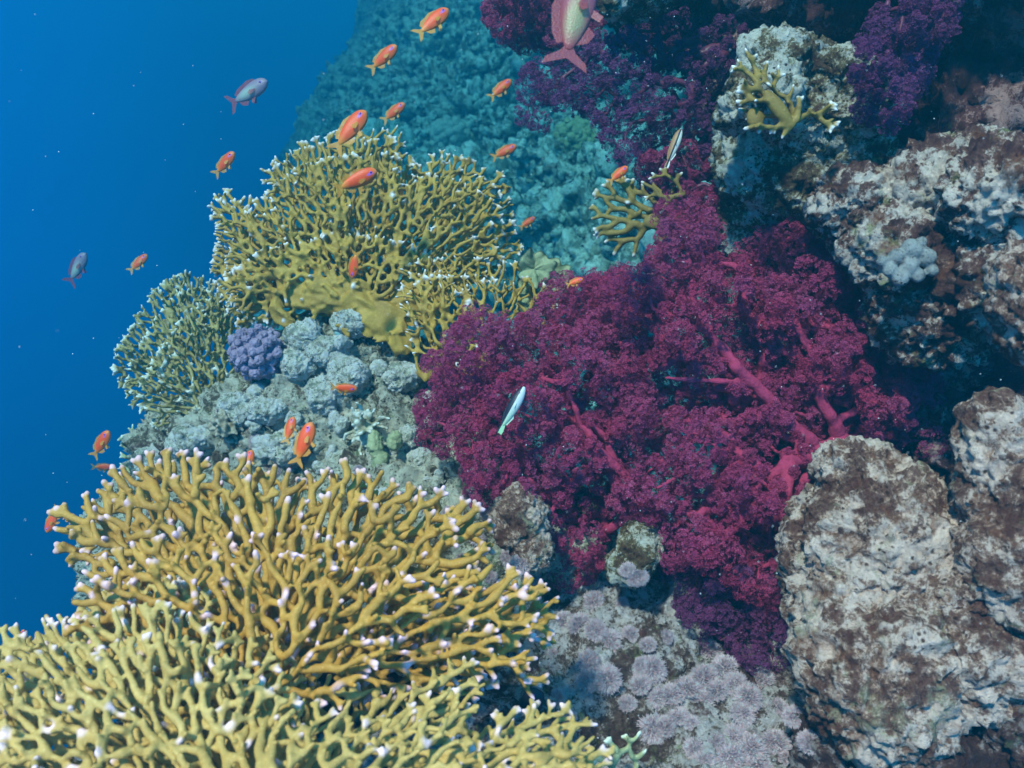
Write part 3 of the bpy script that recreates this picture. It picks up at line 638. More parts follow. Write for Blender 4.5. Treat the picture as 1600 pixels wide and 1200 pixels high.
def finger_coral(px, py, d, n, lpx, rpx, mat, label, seed, up=.5, tipw=.006):
    R = np.random.default_rng(seed); s = d / F; c = at(px, py, d); A, B, ra, rb, T = [], [], [], [], []
    root = empty('finger_coral', c, label, 'coral')
    for i in range(n):
        v = R.normal(size=3); v /= np.linalg.norm(v); v = v - FW * .6 * R.uniform(0, 1.4) + np.array([0, 0, up * .4]); v /= np.linalg.norm(v)
        L = lpx * s * R.uniform(.6, 1.05); p = c.copy(); r = rpx * s
        for k in range(3):
            q = p + v * L / 3; A.append(p); B.append(q); ra.append(r * 1.15); rb.append(r)
            if k > 0 and R.random() < .6:
                w_ = v + R.normal(0, .6, 3); w_ /= np.linalg.norm(w_); t = q + w_ * L / 3.4; A.append(q); B.append(t); ra.append(r); rb.append(r * .85); T.append(t)
            v = v + R.normal(0, .18, 3); v /= np.linalg.norm(v); p = q
        T.append(p)
    coral_part('branches', [(np.array(A), np.array(B), np.array(ra), np.array(rb), np.array(T))], mat, root, .003, tipw * 2)
    return root
M_finger = coral_mat('finger_coral_pale', (.36, .34, .22), (.26, .24, .15), (.62, .66, .58))
M_finger_b = coral_mat('finger_coral_brown', (.20, .15, .08), (.13, .09, .05), (.42, .38, .28))
for px, py, n, l, r_, mt, lb, sd_ in [(568, 668, 34, 36, 3.1, M_finger, 'pale stubby finger coral in the middle of the mound right of the large orange fish', 1), (352, 668, 40, 26, 3.2, M_finger_b, 'brown finger coral tucked into the left side of the mound', 2)]:
    p, nr, dd = onto(px, py); finger_coral(px, py, min(dd, 2.0) - .02, n, l, r_, mt, lb, sd_)

# smooth lime column and the lime plate coral
p, nr, dd = onto(598, 715); dd = min(dd, 1.95)
rock('leather_coral', [(588, 695, dd, 13, 24, 16, 8), (596, 728, dd, 13, 26, 16), (616, 688, dd - .01, 13, 15, 14, -20), (600, 752, dd, 14, 16, 16)], M_lime, .003, .006, 70, 'wavy lime-green column of soft coral above the front coral', 'coral', fs=(22, 60), surf=False)
def lobe_plate(px, py, d, r, lobes, seed, yaw):
    R = random.Random(seed); s = d / F; n = 72; V = []; rings = 9
    X = RT * math.cos(yaw) + FW * math.sin(yaw); Nn = np.cross(X, UP); c = at(px, py, d)
    for side in (1, -1):
        for i in range(rings + 1):
            for j in range(n):
                a = 2 * math.pi * j / n; q = i / rings; rr = r * s * q * (.88 + .20 * abs(math.sin(lobes * a / 2 + seed)) * q + .07 * math.sin(3 * a + seed) + .04 * math.sin(11 * a))
                th = .0055 * (1 - q ** 6) * side
                V.append(c + X * rr * math.cos(a) + UP * rr * math.sin(a) * 1.05 + Nn * (th + .010 * math.sin(3 * a + seed) * q + .006 * math.sin(7 * a) * q * q + .014 * q * q))
    V = np.array(V); Qd = []
    k = (rings + 1) * n
    for s2 in (0, 1):
        for i in range(rings):
            for j in range(n):
                j2 = (j + 1) % n; f = (s2 * k + i * n + j, s2 * k + i * n + j2, s2 * k + (i + 1) * n + j2, s2 * k + (i + 1) * n + j)
                Qd.append(f if s2 == 0 else f[::-1])
    for j in range(n): j2 = (j + 1) % n; Qd.append((rings * n + j, rings * n + j2, k + rings * n + j2, k + rings * n + j))
    return V, [np.array(Qd)]
pr = empty('plate_coral', at(845, 465, 1.88), 'smooth lime plate coral with two scalloped lobes behind the spiky thicket', 'coral')
for (px, py, r_, lb, sd_, yw) in [(834, 420, 28, 7, 1, .25), (868, 436, 29, 8, 2, -.3), (835, 462, 34, 7, 3, .05)]:
    V, Fc = lobe_plate(px, py, 1.84 + .02 * sd_, r_, lb, sd_, yw); V = V + fbm(V, 60, 4, .6)[:, None] * FW * .0045
    link('lobe', me_np('lobe', V, Fc, M_lime, origin=pr.location), pr)
rock('rock', [(1010, -14, 1.72, 75, 34, 50, 8), (960, 5, 1.7, 26, 20, 26)], M_green, .004, .012, 21, 'yellow-green crusted rock at the top edge right of the large pink fish', fs=(14, 40))
# grey bulbs on the right
def bulbs(pts, label, name='bubble_coral', mat=M_grey):
    r = empty(name, at(*pts[0][:3]), label, 'coral')
    V, Fc = merge(*[balls([at(a, b, c)], [k * c / F], SPH) for a, b, c, k in pts]); V, Fc, Nn = remesh(V, Fc, .0026, 2)
    V = V + Nn * (fbm(V, 60, 3)[:, None] * .0012)
    link('bulbs', me_np('bulbs', V, Fc, mat, origin=r.location), r)
p, nr, dq = onto(1420, 410)
bulbs([(1400 + dx, 400 + dy, dq - .02, k) for dx, dy, k in [(0, 0, 13), (24, -10, 17), (48, 2, 15), (20, 16, 15), (-10, 22, 12), (6, 34, 14), (33, 30, 12), (56, 22, 10), (-22, 8, 9), (40, -22, 9)]], 'cluster of smooth grey bulbs on the brown and white ledge')
p, nr, dq = onto(1285, 95)
bulbs([(1276, 76, 1.44, 13), (1296, 88, 1.44, 12), (1286, 80, 1.45, 12)], 'pair of fused grey-white eggs on top of the mossy rock knob', 'egg_sponge')
bulbs([(1362, 84, 1.42, 8), (1354, 95, 1.42, 8), (1345, 106, 1.43, 9)], 'short grey finger of sponge right of the fused grey-white eggs', 'finger_sponge')

# ------------------------------------------------------------------ pulse corals
M_xenia = polyp_mat('pulse_coral_arms', (.56, .45, .49), (.78, .64, .70), (.94, .86, .90))
def tuft_mesh(seed, n=260):
    """a dome of fine feathery arms, radius 1"""
    R = np.random.default_rng(seed); U = R.normal(size=(n, 3)); U /= np.linalg.norm(U, axis=1, keepdims=True); U[:, 2] = np.abs(U[:, 2]) * .9 + .05
    U /= np.linalg.norm(U, axis=1, keepdims=True)
    L = R.uniform(.84, 1.0, n) * (1 + .1 * vnoise(U * 3, seed)); D_, u, v = basis(U + R.normal(0, .12, (n, 3)))
    P0 = U * .45; P1 = U * (L * .8)[:, None]; P2 = P1 + (D_ * .13 + R.normal(0, .06, (n, 3)))
    wd = .022; Vv = np.stack([P0 - u * wd, P0 + u * wd, P1 + u * wd * 1.1, P1 - u * wd * 1.1, P2 + v * wd * .3, P0 + v * wd, P1 + v * wd, P0 - v * wd, P1 - v * wd], 1)
    off = (np.arange(n) * 9)[:, None, None]
    Qd = (np.array([(0, 1, 2, 3), (7, 5, 6, 8)])[None] + off).reshape(-1, 4); T = (np.array([(3, 2, 4), (8, 6, 4)])[None] + off).reshape(-1, 3)
    vv = np.repeat(R.uniform(0, 1, n), 9); Vs, Fs = balls([(0, 0, 0)], [.62], SPH); Vs[:, 2] *= .8
    V, Fc = merge((Vv.reshape(-1, 3), [Qd, T]), (Vs, Fs)); vv = np.concatenate([vv, np.full(len(Vs), .15)])
    return V, Fc, vv
TM = []
for k in range(5):
    V, Fc, vv = tuft_mesh(k, 900); TM.append(me_np('tuft', V, Fc, M_xenia, attrs={'var': vv}))
R = random.Random(9)
spots = [(830, 905, 24), (815, 880, 18), (980, 890, 14), (1000, 900, 16), (992, 905, 15), (927, 940, 19), (972, 943, 12), (880, 968, 18), (905, 975, 20), (930, 985, 22), (955, 1000, 22), (985, 992, 16), (1012, 1008, 17), (1040, 995, 14), (865, 1020, 11),
         (920, 1035, 22), (950, 1060, 24), (915, 1065, 18), (1000, 1040, 15), (1020, 1045, 24), (1000, 1070, 20), (980, 1100, 17), (1110, 1020, 22), (1130, 1045, 26), (1100, 1060, 26), (1075, 1075, 24), (1050, 1085, 22), (1030, 1090, 20), (1095, 1095, 24), (1120, 1080, 22), (1150, 1070, 20), (1170, 1090, 26), (1160, 1115, 22), (1190, 1060, 22),
         (1040, 1135, 20), (1060, 1120, 20), (1020, 1140, 24), (1080, 1130, 16), (1150, 1150, 22), (1120, 1160, 20), (1175, 1170, 26), (1210, 1160, 24), (1140, 1185, 24), (1185, 1195, 26), (1230, 1185, 24), (1085, 1170, 20), (870, 1090, 16), (872, 1165, 16), (900, 1180, 26), (890, 1120, 14), (1240, 1120, 20), (1265, 1160, 22), (1215, 1105, 18), (1100, 1190, 18),
         (750, 700, 13), (760, 725, 11), (725, 690, 9), (735, 780, 15), (760, 800, 14), (790, 870, 16), (765, 900, 15), (720, 870, 14), (785, 930, 12), (745, 840, 14), (700, 800, 13), (660, 790, 10), (480, 715, 12), (455, 725, 12), (430, 735, 12), (560, 735, 10), (400, 690, 14), (350, 640, 12)]
for i, (px, py, r_) in enumerate(spots):
    p, nr, dd = onto(px, py, 1.6); dd = min(dd, 2.3); sz = r_ * dd / F * 1.12
    nr = nr * .6 - FW * .3 + np.array([0, 0, .4]); q = Vector(nr).to_track_quat('Z', 'Y')
    o = link('pulse_coral', TM[i % 5], loc=Vector(p) - Vector(nr).normalized() * sz * .12)
    q = q @ Matrix.Rotation(R.uniform(0, 6.28), 3, 'Z').to_quaternion(); o.rotation_euler = q.to_euler(); o.scale = (sz * R.uniform(.9, 1.15), sz * R.uniform(.9, 1.1), sz * R.uniform(.75, 1))
    if i < 3 or (3 <= i < 54): lb, g = 'feathery greyish pink pulse coral tuft on the lower slope right of the front coral', 'pulse corals on the lower slope'
    else: lb, g = 'small bluish pulse coral tuft on rock between the front coral and the mound', 'pulse corals on the mound'
    tag(o, lb, 'soft coral', g)

# ------------------------------------------------------------------ tree soft corals
def soft(label, poly, base, d0, bulge, seed, mat=M_polyp, smat=M_stalk, spacing=23, layers=(0, 1), pr=18, nf=19, npol=14, psz=2.8, trunk=15, dens=1., edge_thin=0., stalk_extra=None, name='soft_coral', gx=0., gy=0., holes=()):
    R = np.random.default_rng(seed); xs = [p[0] for p in poly]; ys = [p[1] for p in poly]; cx, cy = np.mean(xs), np.mean(ys)
    H = []; tries = 0; ext = max(max(xs) - min(xs), max(ys) - min(ys)) / 2
    pb = at(base[0], base[1], d0 + .04)
    for ly in layers:
        pts = []
        for _ in range(5200):
            x, y = R.uniform(min(xs), max(xs)), R.uniform(min(ys), max(ys))
            if not inpoly(x, y, poly): continue
            if R.random() > dens: continue
            if any((x - a) ** 2 + (y - b) ** 2 < c * c for a, b, c in holes): continue
            if all((x - a) ** 2 + (y - b) ** 2 > spacing ** 2 for a, b, _ in pts):
                q = math.hypot(x - cx, y - cy) / ext
                dz = d0 + gx * (x - cx) / 1000 + gy * (y - cy) / 1000 - bulge * (1 - min(1, q) ** 2) * (1 - .75 * ly) + .06 * ly + R.uniform(-.025, .025) + .055 * math.sin(x * .035 + seed) * math.sin(y * .04 + 1.3 * seed)
                pts.append((x, y, dz))
        H += [(x, y, z) for x, y, z in pts]
    H = np.array(H); P = at(H[:, 0], H[:, 1], H[:, 2]); s = H[:, 2] / F
    order = np.argsort(np.linalg.norm(P - pb, axis=1)); nodes = [pb]; par = [-1]; idm = {}
    A, B, cnt = [], [], [0]
    for k in order:
        d = np.linalg.norm(np.array(nodes) - P[k], axis=1) + .35 * np.linalg.norm(np.array(nodes) - pb, axis=1)
        j = int(np.argmin(d)); par.append(j); mid = P[k] + FW * pr * s[k] * .4; nodes.append(mid); idm[len(nodes) - 1] = k; cnt.append(1)
    for k in range(len(nodes) - 1, 0, -1): cnt[par[k]] += cnt[k]
    nodes = np.array(nodes); par = np.array(par); cnt = np.array(cnt)
    # bend each limb a little
    ra = .95 * trunk * d0 / F * np.clip((cnt / cnt[0]) ** .40, .15, 1)
    a0 = nodes[par[1:]]; b0 = nodes[1:]; mid = (a0 + b0) / 2 + R.normal(0, .12, (len(a0), 3)) * np.linalg.norm(b0 - a0, axis=1, keepdims=True)
    r1 = ra[par[1:]] * .5 + ra[1:] * .5
    root = empty(name, pb, label, 'soft coral')
    V1, F1 = capsules(np.concatenate([a0, mid]), np.concatenate([mid, b0]), np.concatenate([np.minimum(ra[par[1:]], ra[1:] * 1.5), ra[1:] * 1.05]), np.concatenate([ra[1:] * 1.05, ra[1:] * .9]), 8)
    if stalk_extra is not None:
        sa, sb, sra, srb = [np.array(z) for z in stalk_extra]; q1 = sa + (sb - sa) / 3 + R.normal(0, .006, sa.shape); q2 = sa + (sb - sa) * .66 + R.normal(0, .006, sa.shape); bk = FW * .010
        V1, F1 = merge((V1, F1), capsules(np.concatenate([sa, q1, q2]) + bk, np.concatenate([q1, q2, sb]) + bk, np.concatenate([sra, sra * .9, sra * .45 + srb * .45]) * .8, np.concatenate([sra * .9, sra * .45 + srb * .45, srb]) * .6, 10))
    V1, F1, N1 = remesh(V1, F1, .0042, 3); V1 = V1 + N1 * (fbm(V1, 40, 3) * .0022)[:, None]
    link('stalk', me_np('stalk', V1, F1, smat, origin=root.location), root)
    # puffs -> florets -> polyps
    dirs = P - nodes[par[[*range(1, len(nodes))]]][np.argsort(np.array([idm[i] for i in range(1, len(nodes))]))]
    dirs /= np.maximum(np.linalg.norm(dirs, axis=1, keepdims=True), 1e-6)
    rad = pr * s * R.uniform(.6, 1.3, len(P)) * np.clip(1.5 - 6 * ra[[k_ for k_ in range(1, len(nodes))]][np.argsort(np.array([idm[i] for i in range(1, len(nodes))]))] / (trunk * d0 / F) * .35, .7, 1.15); n = len(P)
    U = R.normal(size=(n, nf, 3)); U /= np.linalg.norm(U, axis=2, keepdims=True); U = U + dirs[:, None] * .5 - FW * .25 + UP * .15; U /= np.linalg.norm(U, axis=2, keepdims=True)
    Cf = P[:, None] + U * rad[:, None, None] * R.uniform(.7, 1.12, (n, nf, 1)) + dirs[:, None] * rad[:, None, None] * .2
    Cf = Cf.reshape(-1, 3); Uf = U.reshape(-1, 3); rf = np.repeat(rad, nf) * .36
    kf = len(Cf); W = R.normal(size=(kf, npol, 3)); W /= np.linalg.norm(W, axis=2, keepdims=True); W = W + Uf[:, None] * .75; W /= np.linalg.norm(W, axis=2, keepdims=True)
    Pp = (Cf[:, None] + W * rf[:, None, None]).reshape(-1, 3); Wp = W.reshape(-1, 3); K = len(Pp)
    sz = psz * d0 / F * R.uniform(.6, 1.25, K); Dn, u, v = basis(Wp + R.normal(0, .25, (K, 3)))
    c0 = Pp + Dn * (sz * .1)[:, None]; vs = [c0]; spin = R.uniform(0, 6.28, K)
    for q in range(4):
        for e_ in (-.42, .42):
            a = spin + q * math.pi / 2 + e_; vs.append(Pp + (np.cos(a)[:, None] * u + np.sin(a)[:, None] * v) * sz[:, None] + Dn * (sz * .55)[:, None])
    Vp = np.stack(vs, 1); off = (np.arange(K) * 9)[:, None, None]
    T = (np.array([(0, 1 + 2 * q, 2 + 2 * q) for q in range(4)])[None] + off).reshape(-1, 3)
    pv = np.repeat(R.uniform(.25, .75, n), nf * npol) * .6 + R.uniform(0, .4, K)
    vv = np.repeat(pv, 9).reshape(K, 9); vv[:, 0] -= .35; vv[:, 1:] += .08
    o = link('polyps', me_np('polyps', Vp.reshape(-1, 3), [T], mat, origin=root.location, smooth=False, attrs={'var': np.clip(vv.ravel(), 0, 1)}), root)
    o['kind'] = 'stuff'
    print(label, 'polyps', K)
    return root
S1 = [(663, 640), (690, 610), (680, 570), (712, 550), (722, 510), (755, 497), (800, 512), (850, 500), (868, 455), (905, 452), (960, 448), (1000, 520), (1000, 620), (990, 720), (1010, 790), (950, 830), (930, 915), (890, 900), (872, 870), (850, 800), (790, 765), (750, 795), (735, 780), (745, 730), (720, 700), (685, 690)]
soft('magenta soft coral lobe at the left tip reaching over the small pinkish white rock', S1, (1030, 800), 1.60, .12, 1, trunk=16, stalk_extra=([at(1030, 800, 1.52), at(930, 700, 1.49), at(900, 640, 1.485), at(930, 700, 1.49), at(840, 760, 1.52)], [at(930, 700, 1.49), at(900, 640, 1.485), at(880, 560, 1.50), at(800, 640, 1.50), at(800, 740, 1.54)], [.016, .012, .009, .009, .008], [.012, .009, .006, .005, .005]))
S2 = [(900, 460), (980, 440), (1020, 420), (1040, 370), (1050, 330), (1100, 345), (1125, 400), (1165, 420), (1210, 470), (1215, 560), (1180, 640), (1060, 660), (985, 640), (940, 560)]
soft('magenta soft coral lobe at the centre reaching up toward the lone golden fan', S2, (1270, 690), 1.55, .10, 2, trunk=18, stalk_extra=([at(1270, 690, 1.48), at(1180, 600, 1.46), at(1110, 520, 1.452), at(1085, 450, 1.455), at(1110, 520, 1.452), at(1180, 600, 1.46)], [at(1180, 600, 1.46), at(1110, 520, 1.452), at(1085, 450, 1.455), at(1075, 370, 1.49), at(1010, 470, 1.48), at(1040, 590, 1.455)], [.02, .016, .013, .009, .008, .01], [.016, .013, .009, .006, .005, .006]))
S3 = [(1165, 420), (1175, 375), (1230, 365), (1270, 385), (1330, 420), (1385, 450), (1400, 520), (1450, 570), (1475, 620), (1455, 690), (1400, 690), (1330, 680), (1270, 700), (1210, 640), (1180, 560)]
soft('magenta soft coral lobe at the upper right below the brown and white ledge', S3, (1310, 700), 1.56, .10, 3, trunk=20, stalk_extra=([at(1320, 700, 1.50), at(1285, 620, 1.468), at(1265, 540, 1.462), at(1285, 620, 1.468), at(1300, 660, 1.48)], [at(1285, 620, 1.468), at(1265, 540, 1.462), at(1235, 450, 1.48), at(1360, 520, 1.49), at(1400, 620, 1.49)], [.021, .016, .012, .010, .010], [.016, .012, .007, .006, .006]))
S4 = [(985, 640), (1060, 655), (1180, 640), (1260, 690), (1285, 740), (1270, 830), (1250, 900), (1215, 960), (1150, 900), (1080, 870), (1030, 860), (990, 800)]
soft('magenta soft coral lobe in the lower middle left of the rounded rock knob', S4, (1290, 700), 1.52, .11, 4, trunk=20, stalk_extra=([at(1320, 690, 1.49), at(1230, 725, 1.445), at(1030, 790, 1.45), at(1110, 820, 1.44), at(1230, 725, 1.445)], [at(1230, 725, 1.445), at(1150, 790, 1.43), at(1110, 820, 1.44), at(1180, 860, 1.47), at(1205, 850, 1.45)], [.023, .015, .013, .012, .012], [.015, .009, .012, .008, .007]))
S5 = [(1050, 885), (1150, 890), (1240, 930), (1250, 1000), (1240, 1050), (1180, 1040), (1120, 1000), (1075, 950)]
soft('dim purple soft coral hanging in shadow beneath the magenta lobes above the pulse corals', S5, (1200, 900), 1.54, .06, 5, mat=M_polyp_shade, smat=M_stalk_shade)
S6 = [(815, 130), (850, 90), (900, 90), (935, 60), (1000, 40), (1100, 40), (1190, 60), (1200, 200), (1190, 280), (1150, 330), (1120, 400), (1085, 400), (1055, 370), (1060, 300), (1010, 290), (1030, 240), (960, 235), (920, 180), (890, 165), (850, 150), (840, 195), (822, 180)]
soft('shade-tinted purple soft coral hanging from the wall above the lone golden fan', S6, (1170, 100), 1.85, .08, 6, mat=M_polyp_shade, smat=M_stalk_shade, spacing=23, pr=14, dens=.9, nf=13, holes=[(900, 115, 12), (930, 160, 12), (975, 130, 9), (1010, 175, 9), (1000, 200, 7)])
S6b = [(1000, 250), (1060, 230), (1150, 250), (1180, 330), (1130, 360), (1120, 420), (1060, 400), (1050, 330), (1010, 290)]
soft('rose-purple soft coral strand linking the dark hanging coral to the magenta lobes', S6b, (1170, 300), 1.78, .06, 16, mat=M_polyp, smat=M_stalk_shade, spacing=22, pr=13, dens=.8)
S7 = [(762, 30), (775, 5), (800, -60), (930, -60), (925, 40), (880, 60), (850, 72), (805, 70), (795, 40)]
soft('purple soft coral hanging at the top behind the large pink fish', S7, (900, -70), 1.95, .06, 7, spacing=18, pr=14, nf=18, trunk=10, mat=M_polyp)
S8 = [(1340, 120), (1370, 20), (1400, -40), (1500, -40), (1480, 40), (1440, 110), (1400, 190), (1350, 190)]
soft('dusky purple soft coral on the dark wall right of the mossy rock knob', S8, (1440, 20), 1.36, .05, 8, spacing=22, pr=15, mat=M_polyp_shade, smat=M_stalk_shade, trunk=10)

# ------------------------------------------------------------------ fish
def fish_mat(name, mode):
    m, n, NN, LL, b = newmat(name)
    tc = NN('ShaderNodeTexCoord'); co = tc.outputs['Object']; sp = NN('ShaderNodeSeparateXYZ'); LL(co, sp.inputs[0])
    def mr(src, a, b_):
        x = NN('ShaderNodeMapRange'); LL(src, x.inputs[0]); x.inputs[1].default_value = a; x.inputs[2].default_value = b_; return x.outputs[0]
    X, Y, Z = sp.outputs; nz = noise(n, co, 14, 3)
    if mode == 'orange':
        c = mixc(n, nz, (.95, .085, .008), (.90, .10, .012)); c = mixc(n, mr(Z, -.03, -.15), c, (.92, .20, .03)); c = mixc(n, mr(X, .36, .5), c, (.82, .24, .06)); c = mixc(n, mr(Z, .10, .17), c, (.62, .10, .03)); c = mixc(n, mr(X, -.12, -.3), c, (.8, .28, .03))
        v = NN('ShaderNodeVectorMath'); v.operation = 'MULTIPLY_ADD'; LL(co, v.inputs[0]); v.inputs[1].default_value = (13, 0, 30); v.inputs[2].default_value = (-4.4, 0, -.6); l = NN('ShaderNodeVectorMath'); l.operation = 'LENGTH'; LL(v.outputs[0], l.inputs[0])
        c = mixc(n, mr(l.outputs['Value'], 1.1, .6), c, (.50, .13, .45))
    elif mode == 'fin': c = mixc(n, nz, (.80, .26, .02), (.75, .40, .05))
    elif mode == 'male':
        c = mixc(n, mr(X, .0, .35), (.32, .07, .07), (.24, .07, .11))
        v = NN('ShaderNodeVectorMath'); v.operation = 'MULTIPLY'; LL(co, v.inputs[0]); v.inputs[1].default_value = (4.2, 0, 9); l = NN('ShaderNodeVectorMath'); l.operation = 'LENGTH'; LL(v.outputs[0], l.inputs[0])
        g = mr(l.outputs['Value'], 1.15, .5); g = mixc(n, ramp(n, vor(n, co, 42), [(0, (.35, .35, .35)), (.5, (1, 1, 1))]), (0., 0., 0.), g); c = mixc(n, g, c, (.27, .26, .12))
    elif mode == 'pale':
        v = NN('ShaderNodeVectorMath'); v.operation = 'MULTIPLY'; LL(co, v.inputs[0]); v.inputs[1].default_value = (4., 0, 9); l = NN('ShaderNodeVectorMath'); l.operation = 'LENGTH'; LL(v.outputs[0], l.inputs[0])
        c = mixc(n, mr(l.outputs['Value'], 1.2, .3), (.27, .19, .24), (.36, .42, .34))
    elif mode == 'malefin': c = mixc(n, nz, (.40, .06, .04), (.24, .06, .12))
    elif mode == 'wrasse':
        c = mixc(n, mr(X, -.4, .2), (.35, .6, .32), (.62, .66, .62)); c = mixc(n, ramp(n, mr(Z, .0, .05), [(.4, (0, 0, 0)), (.6, (1, 1, 1))]), c, (.02, .02, .03))
    elif mode == 'striped':
        c = mixc(n, ramp(n, mr(Z, -.1, .1), [(.2, (.75, .78, .7)), (.36, (.75, .78, .7)), (.42, (.02, .02, .02)), (.55, (.02, .02, .02)), (.6, (.35, .17, .06)), (1, (.35, .17, .06))]), (0., 0., 0.), (0., 0., 0.)) if 0 else ramp(n, mr(Z, -.1, .1), [(.15, (.8, .82, .75)), (.4, (.8, .82, .75)), (.45, (.02, .02, .02)), (.58, (.02, .02, .02)), (.64, (.40, .2, .08))])
    elif mode == 'black': c = mixc(n, nz, (.015, .017, .022), (.03, .03, .04))
    elif mode == 'teal': c = mixc(n, nz, (.1, .28, .3), (.2, .4, .4))
    LL(c, b.inputs['Base Color']); b.inputs['Roughness'].default_value = .42; b.inputs['Specular IOR Level'].default_value = .4
    LL(bump(n, vor(n, co, 60), .12, .01), b.inputs['Normal'])
    if mode in ('fin', 'malefin'):
        wv = NN('ShaderNodeTexWave'); wv.inputs['Scale'].default_value = 22; wv.inputs['Distortion'].default_value = 1.5; LL(co, wv.inputs['Vector'])
        al = NN('ShaderNodeMapRange'); LL(wv.outputs[1], al.inputs[0]); al.inputs[3].default_value = .35; al.inputs[4].default_value = .8; LL(al.outputs[0], b.inputs['Alpha'])
    return m
FM = {k: fish_mat('fish_' + k, k) for k in ('orange', 'fin', 'male', 'malefin', 'pale', 'wrasse', 'striped', 'black', 'teal')}
M_eye = simple('fish_eye_pupil', (.02, .02, .06), .15, .1, 10, 0, .6)
M_iris = simple('fish_eye_ring', (.42, .10, .62), .3, .1, 10, 0, .5)

def prof(kind, t):
    """half height above / below and half width at t (0 nose .. 1 tail root), body length 1"""
    if kind == 'wrasse' or kind == 'striped':
        e_ = math.sin(math.pi * min(1, (t + .02) ** .75)) ** .8; hgt = .108 * e_ + .018 * t; return hgt, hgt * .95, hgt * .62
    if kind == 'black': e_ = math.sin(math.pi * (t * .9 + .03) ** .7) ** .75; return .22 * e_ + .03, .2 * e_ + .03, .08 * e_ + .01
    up = .165 * (math.sin(math.pi * min(1, (t + .01)) ** .62)) ** .72 + .034 * t
    lo = .150 * (math.sin(math.pi * min(1, (t + .005)) ** .70)) ** .85 + .034 * t
    return up, lo, .075 * math.sin(math.pi * min(1, t + .02) ** .62) ** .7 + .010

def sheet(outline, y0=0., th=.0012, bow=0.):
    """thin fin from a closed outline in x,z"""
    o = np.array(outline); n = len(o); c = o.mean(0)
    V = np.array([[x, y0 + th * .3, z] for x, z in o] + [[x, y0 - th * .3, z] for x, z in o] + [[c[0], y0 + th, c[1]], [c[0], y0 - th, c[1]]])
    T = []; Qd = []
    for i in range(n):
        j = (i + 1) % n; T += [(2 * n, i, j), (2 * n + 1, n + j, n + i)]; Qd.append((i, n + i, n + j, j))
    return V, [np.array(T), np.array(Qd)]

def fish_mesh(kind, bodymat, finmat, bend=0.):
    NR, NS = 22, 14; V = []; x0, x1 = .5, -.30
    for i in range(NR + 1):
        t = i / NR; t = t ** 1.15; up, lo, wd = prof(kind, t); x = x0 + (x1 - x0) * t
        for j in range(NS):
            a = 2 * math.pi * j / NS; z = math.sin(a); V.append((x, wd * math.cos(a) * (1 - .25 * abs(z) ** 2), (up if z > 0 else lo) * z))
    n = len(V); V.append((x0 + .012, 0, -.004)); V.append((x1 - .01, 0, 0)); T, Qd = [], []
    for j in range(NS):
        j2 = (j + 1) % NS; T.append((n, j2, j)); T.append((n + 1, NR * NS + j, NR * NS + j2))
        for i in range(NR): Qd.append((i * NS + j, i * NS + j2, (i + 1) * NS + j2, (i + 1) * NS + j))
    body = (np.array(V, float), [np.array(T), np.array(Qd)]); nb = len(T) + len(Qd); fins = []
    if kind in ('wrasse', 'striped'):
        fins.append(sheet([(-.27, .03), (-.40, .055), (-.47, .05), (-.455, 0), (-.47, -.05), (-.40, -.055), (-.27, -.03)]))
        fins.append(sheet([(.3, .07), (.1, .115), (-.1, .105), (-.27, .06), (-.28, .03), (0, .05)])); fins.append(sheet([(.02, -.06), (-.1, -.105), (-.26, -.06), (-.27, -.02)]))
    else:
        tl = {'black': .12, 'male': .215}.get(kind, .17)
        fins.append(sheet([(-.26, .032), (-.33, .075), (-.42, tl * .9), (-.5, tl), (-.455, tl * .6), (-.405, .04), (-.395, 0), (-.405, -.04), (-.455, -tl * .6), (-.5, -tl), (-.42, -tl * .9), (-.33, -.075), (-.26, -.032)]))
        hd = .225 if kind != 'male' else .25
        fins.append(sheet([(.30, .13), (.24, hd * .86), (.1, hd), (-.06, hd * .86), (-.17, .19), (-.27, .12), (-.24, .06), (0, .1), (.2, .12)]))
        fins.append(sheet([(-.02, -.12), (-.10, -.21), (-.2, -.165), (-.25, -.06), (-.15, -.06)]))
        for sg in (-1, 1):
            v, f = sheet([(.14, -.13), (.07, -.25), (.01, -.22), (.06, -.12)], 0.); v[:, 1] += sg * (.02 + .25 * np.maximum(0, -.13 - v[:, 2])); fins.append((v, f))
    for sg in (-1, 1):
        v, f = sheet([(.22, -.02), (.1, .01), (.04, -.035), (.08, -.09), (.2, -.06)] if kind not in ('wrasse', 'striped') else [(.2, 0), (.12, .02), (.08, -.02), (.18, -.02)], 0.)
        w0 = prof(kind, .35)[2]; v[:, 1] += sg * (w0 + .45 * np.maximum(0, .2 - v[:, 0]) * .5); fins.append((v, f))
    V, Fc = merge(body, *fins)
    # material index per face, arrays are grouped by size: rebuild from vertex indices
    fm = np.concatenate([np.where(f.max(1) < n + 2, 0, 1) for f in Fc])
    if bend: V = V.copy(); V[:, 1] += bend * np.minimum(0, V[:, 0] - .05) ** 2; V[:, 1] += bend * .3 * np.maximum(0, V[:, 0] - .2) ** 2
    mm = me_np('fish_body', V, Fc, [bodymat, finmat], fmat=fm); mm.polygons.foreach_set('use_smooth', (fm == 0)); return mm
EV, EF = balls([(0, 0, 0)], [1.], SPH)
eye_me = me_np('eye', EV * np.array([.026, .012, .026]), EF, [M_iris, M_eye])
ce = np.zeros(len(eye_me.polygons) * 3); eye_me.polygons.foreach_get('center', ce); ce = ce.reshape(-1, 3)
eye_me.polygons.foreach_set('material_index', (np.hypot(ce[:, 0], ce[:, 2]) < .0155).astype(np.int32))
cache = {}
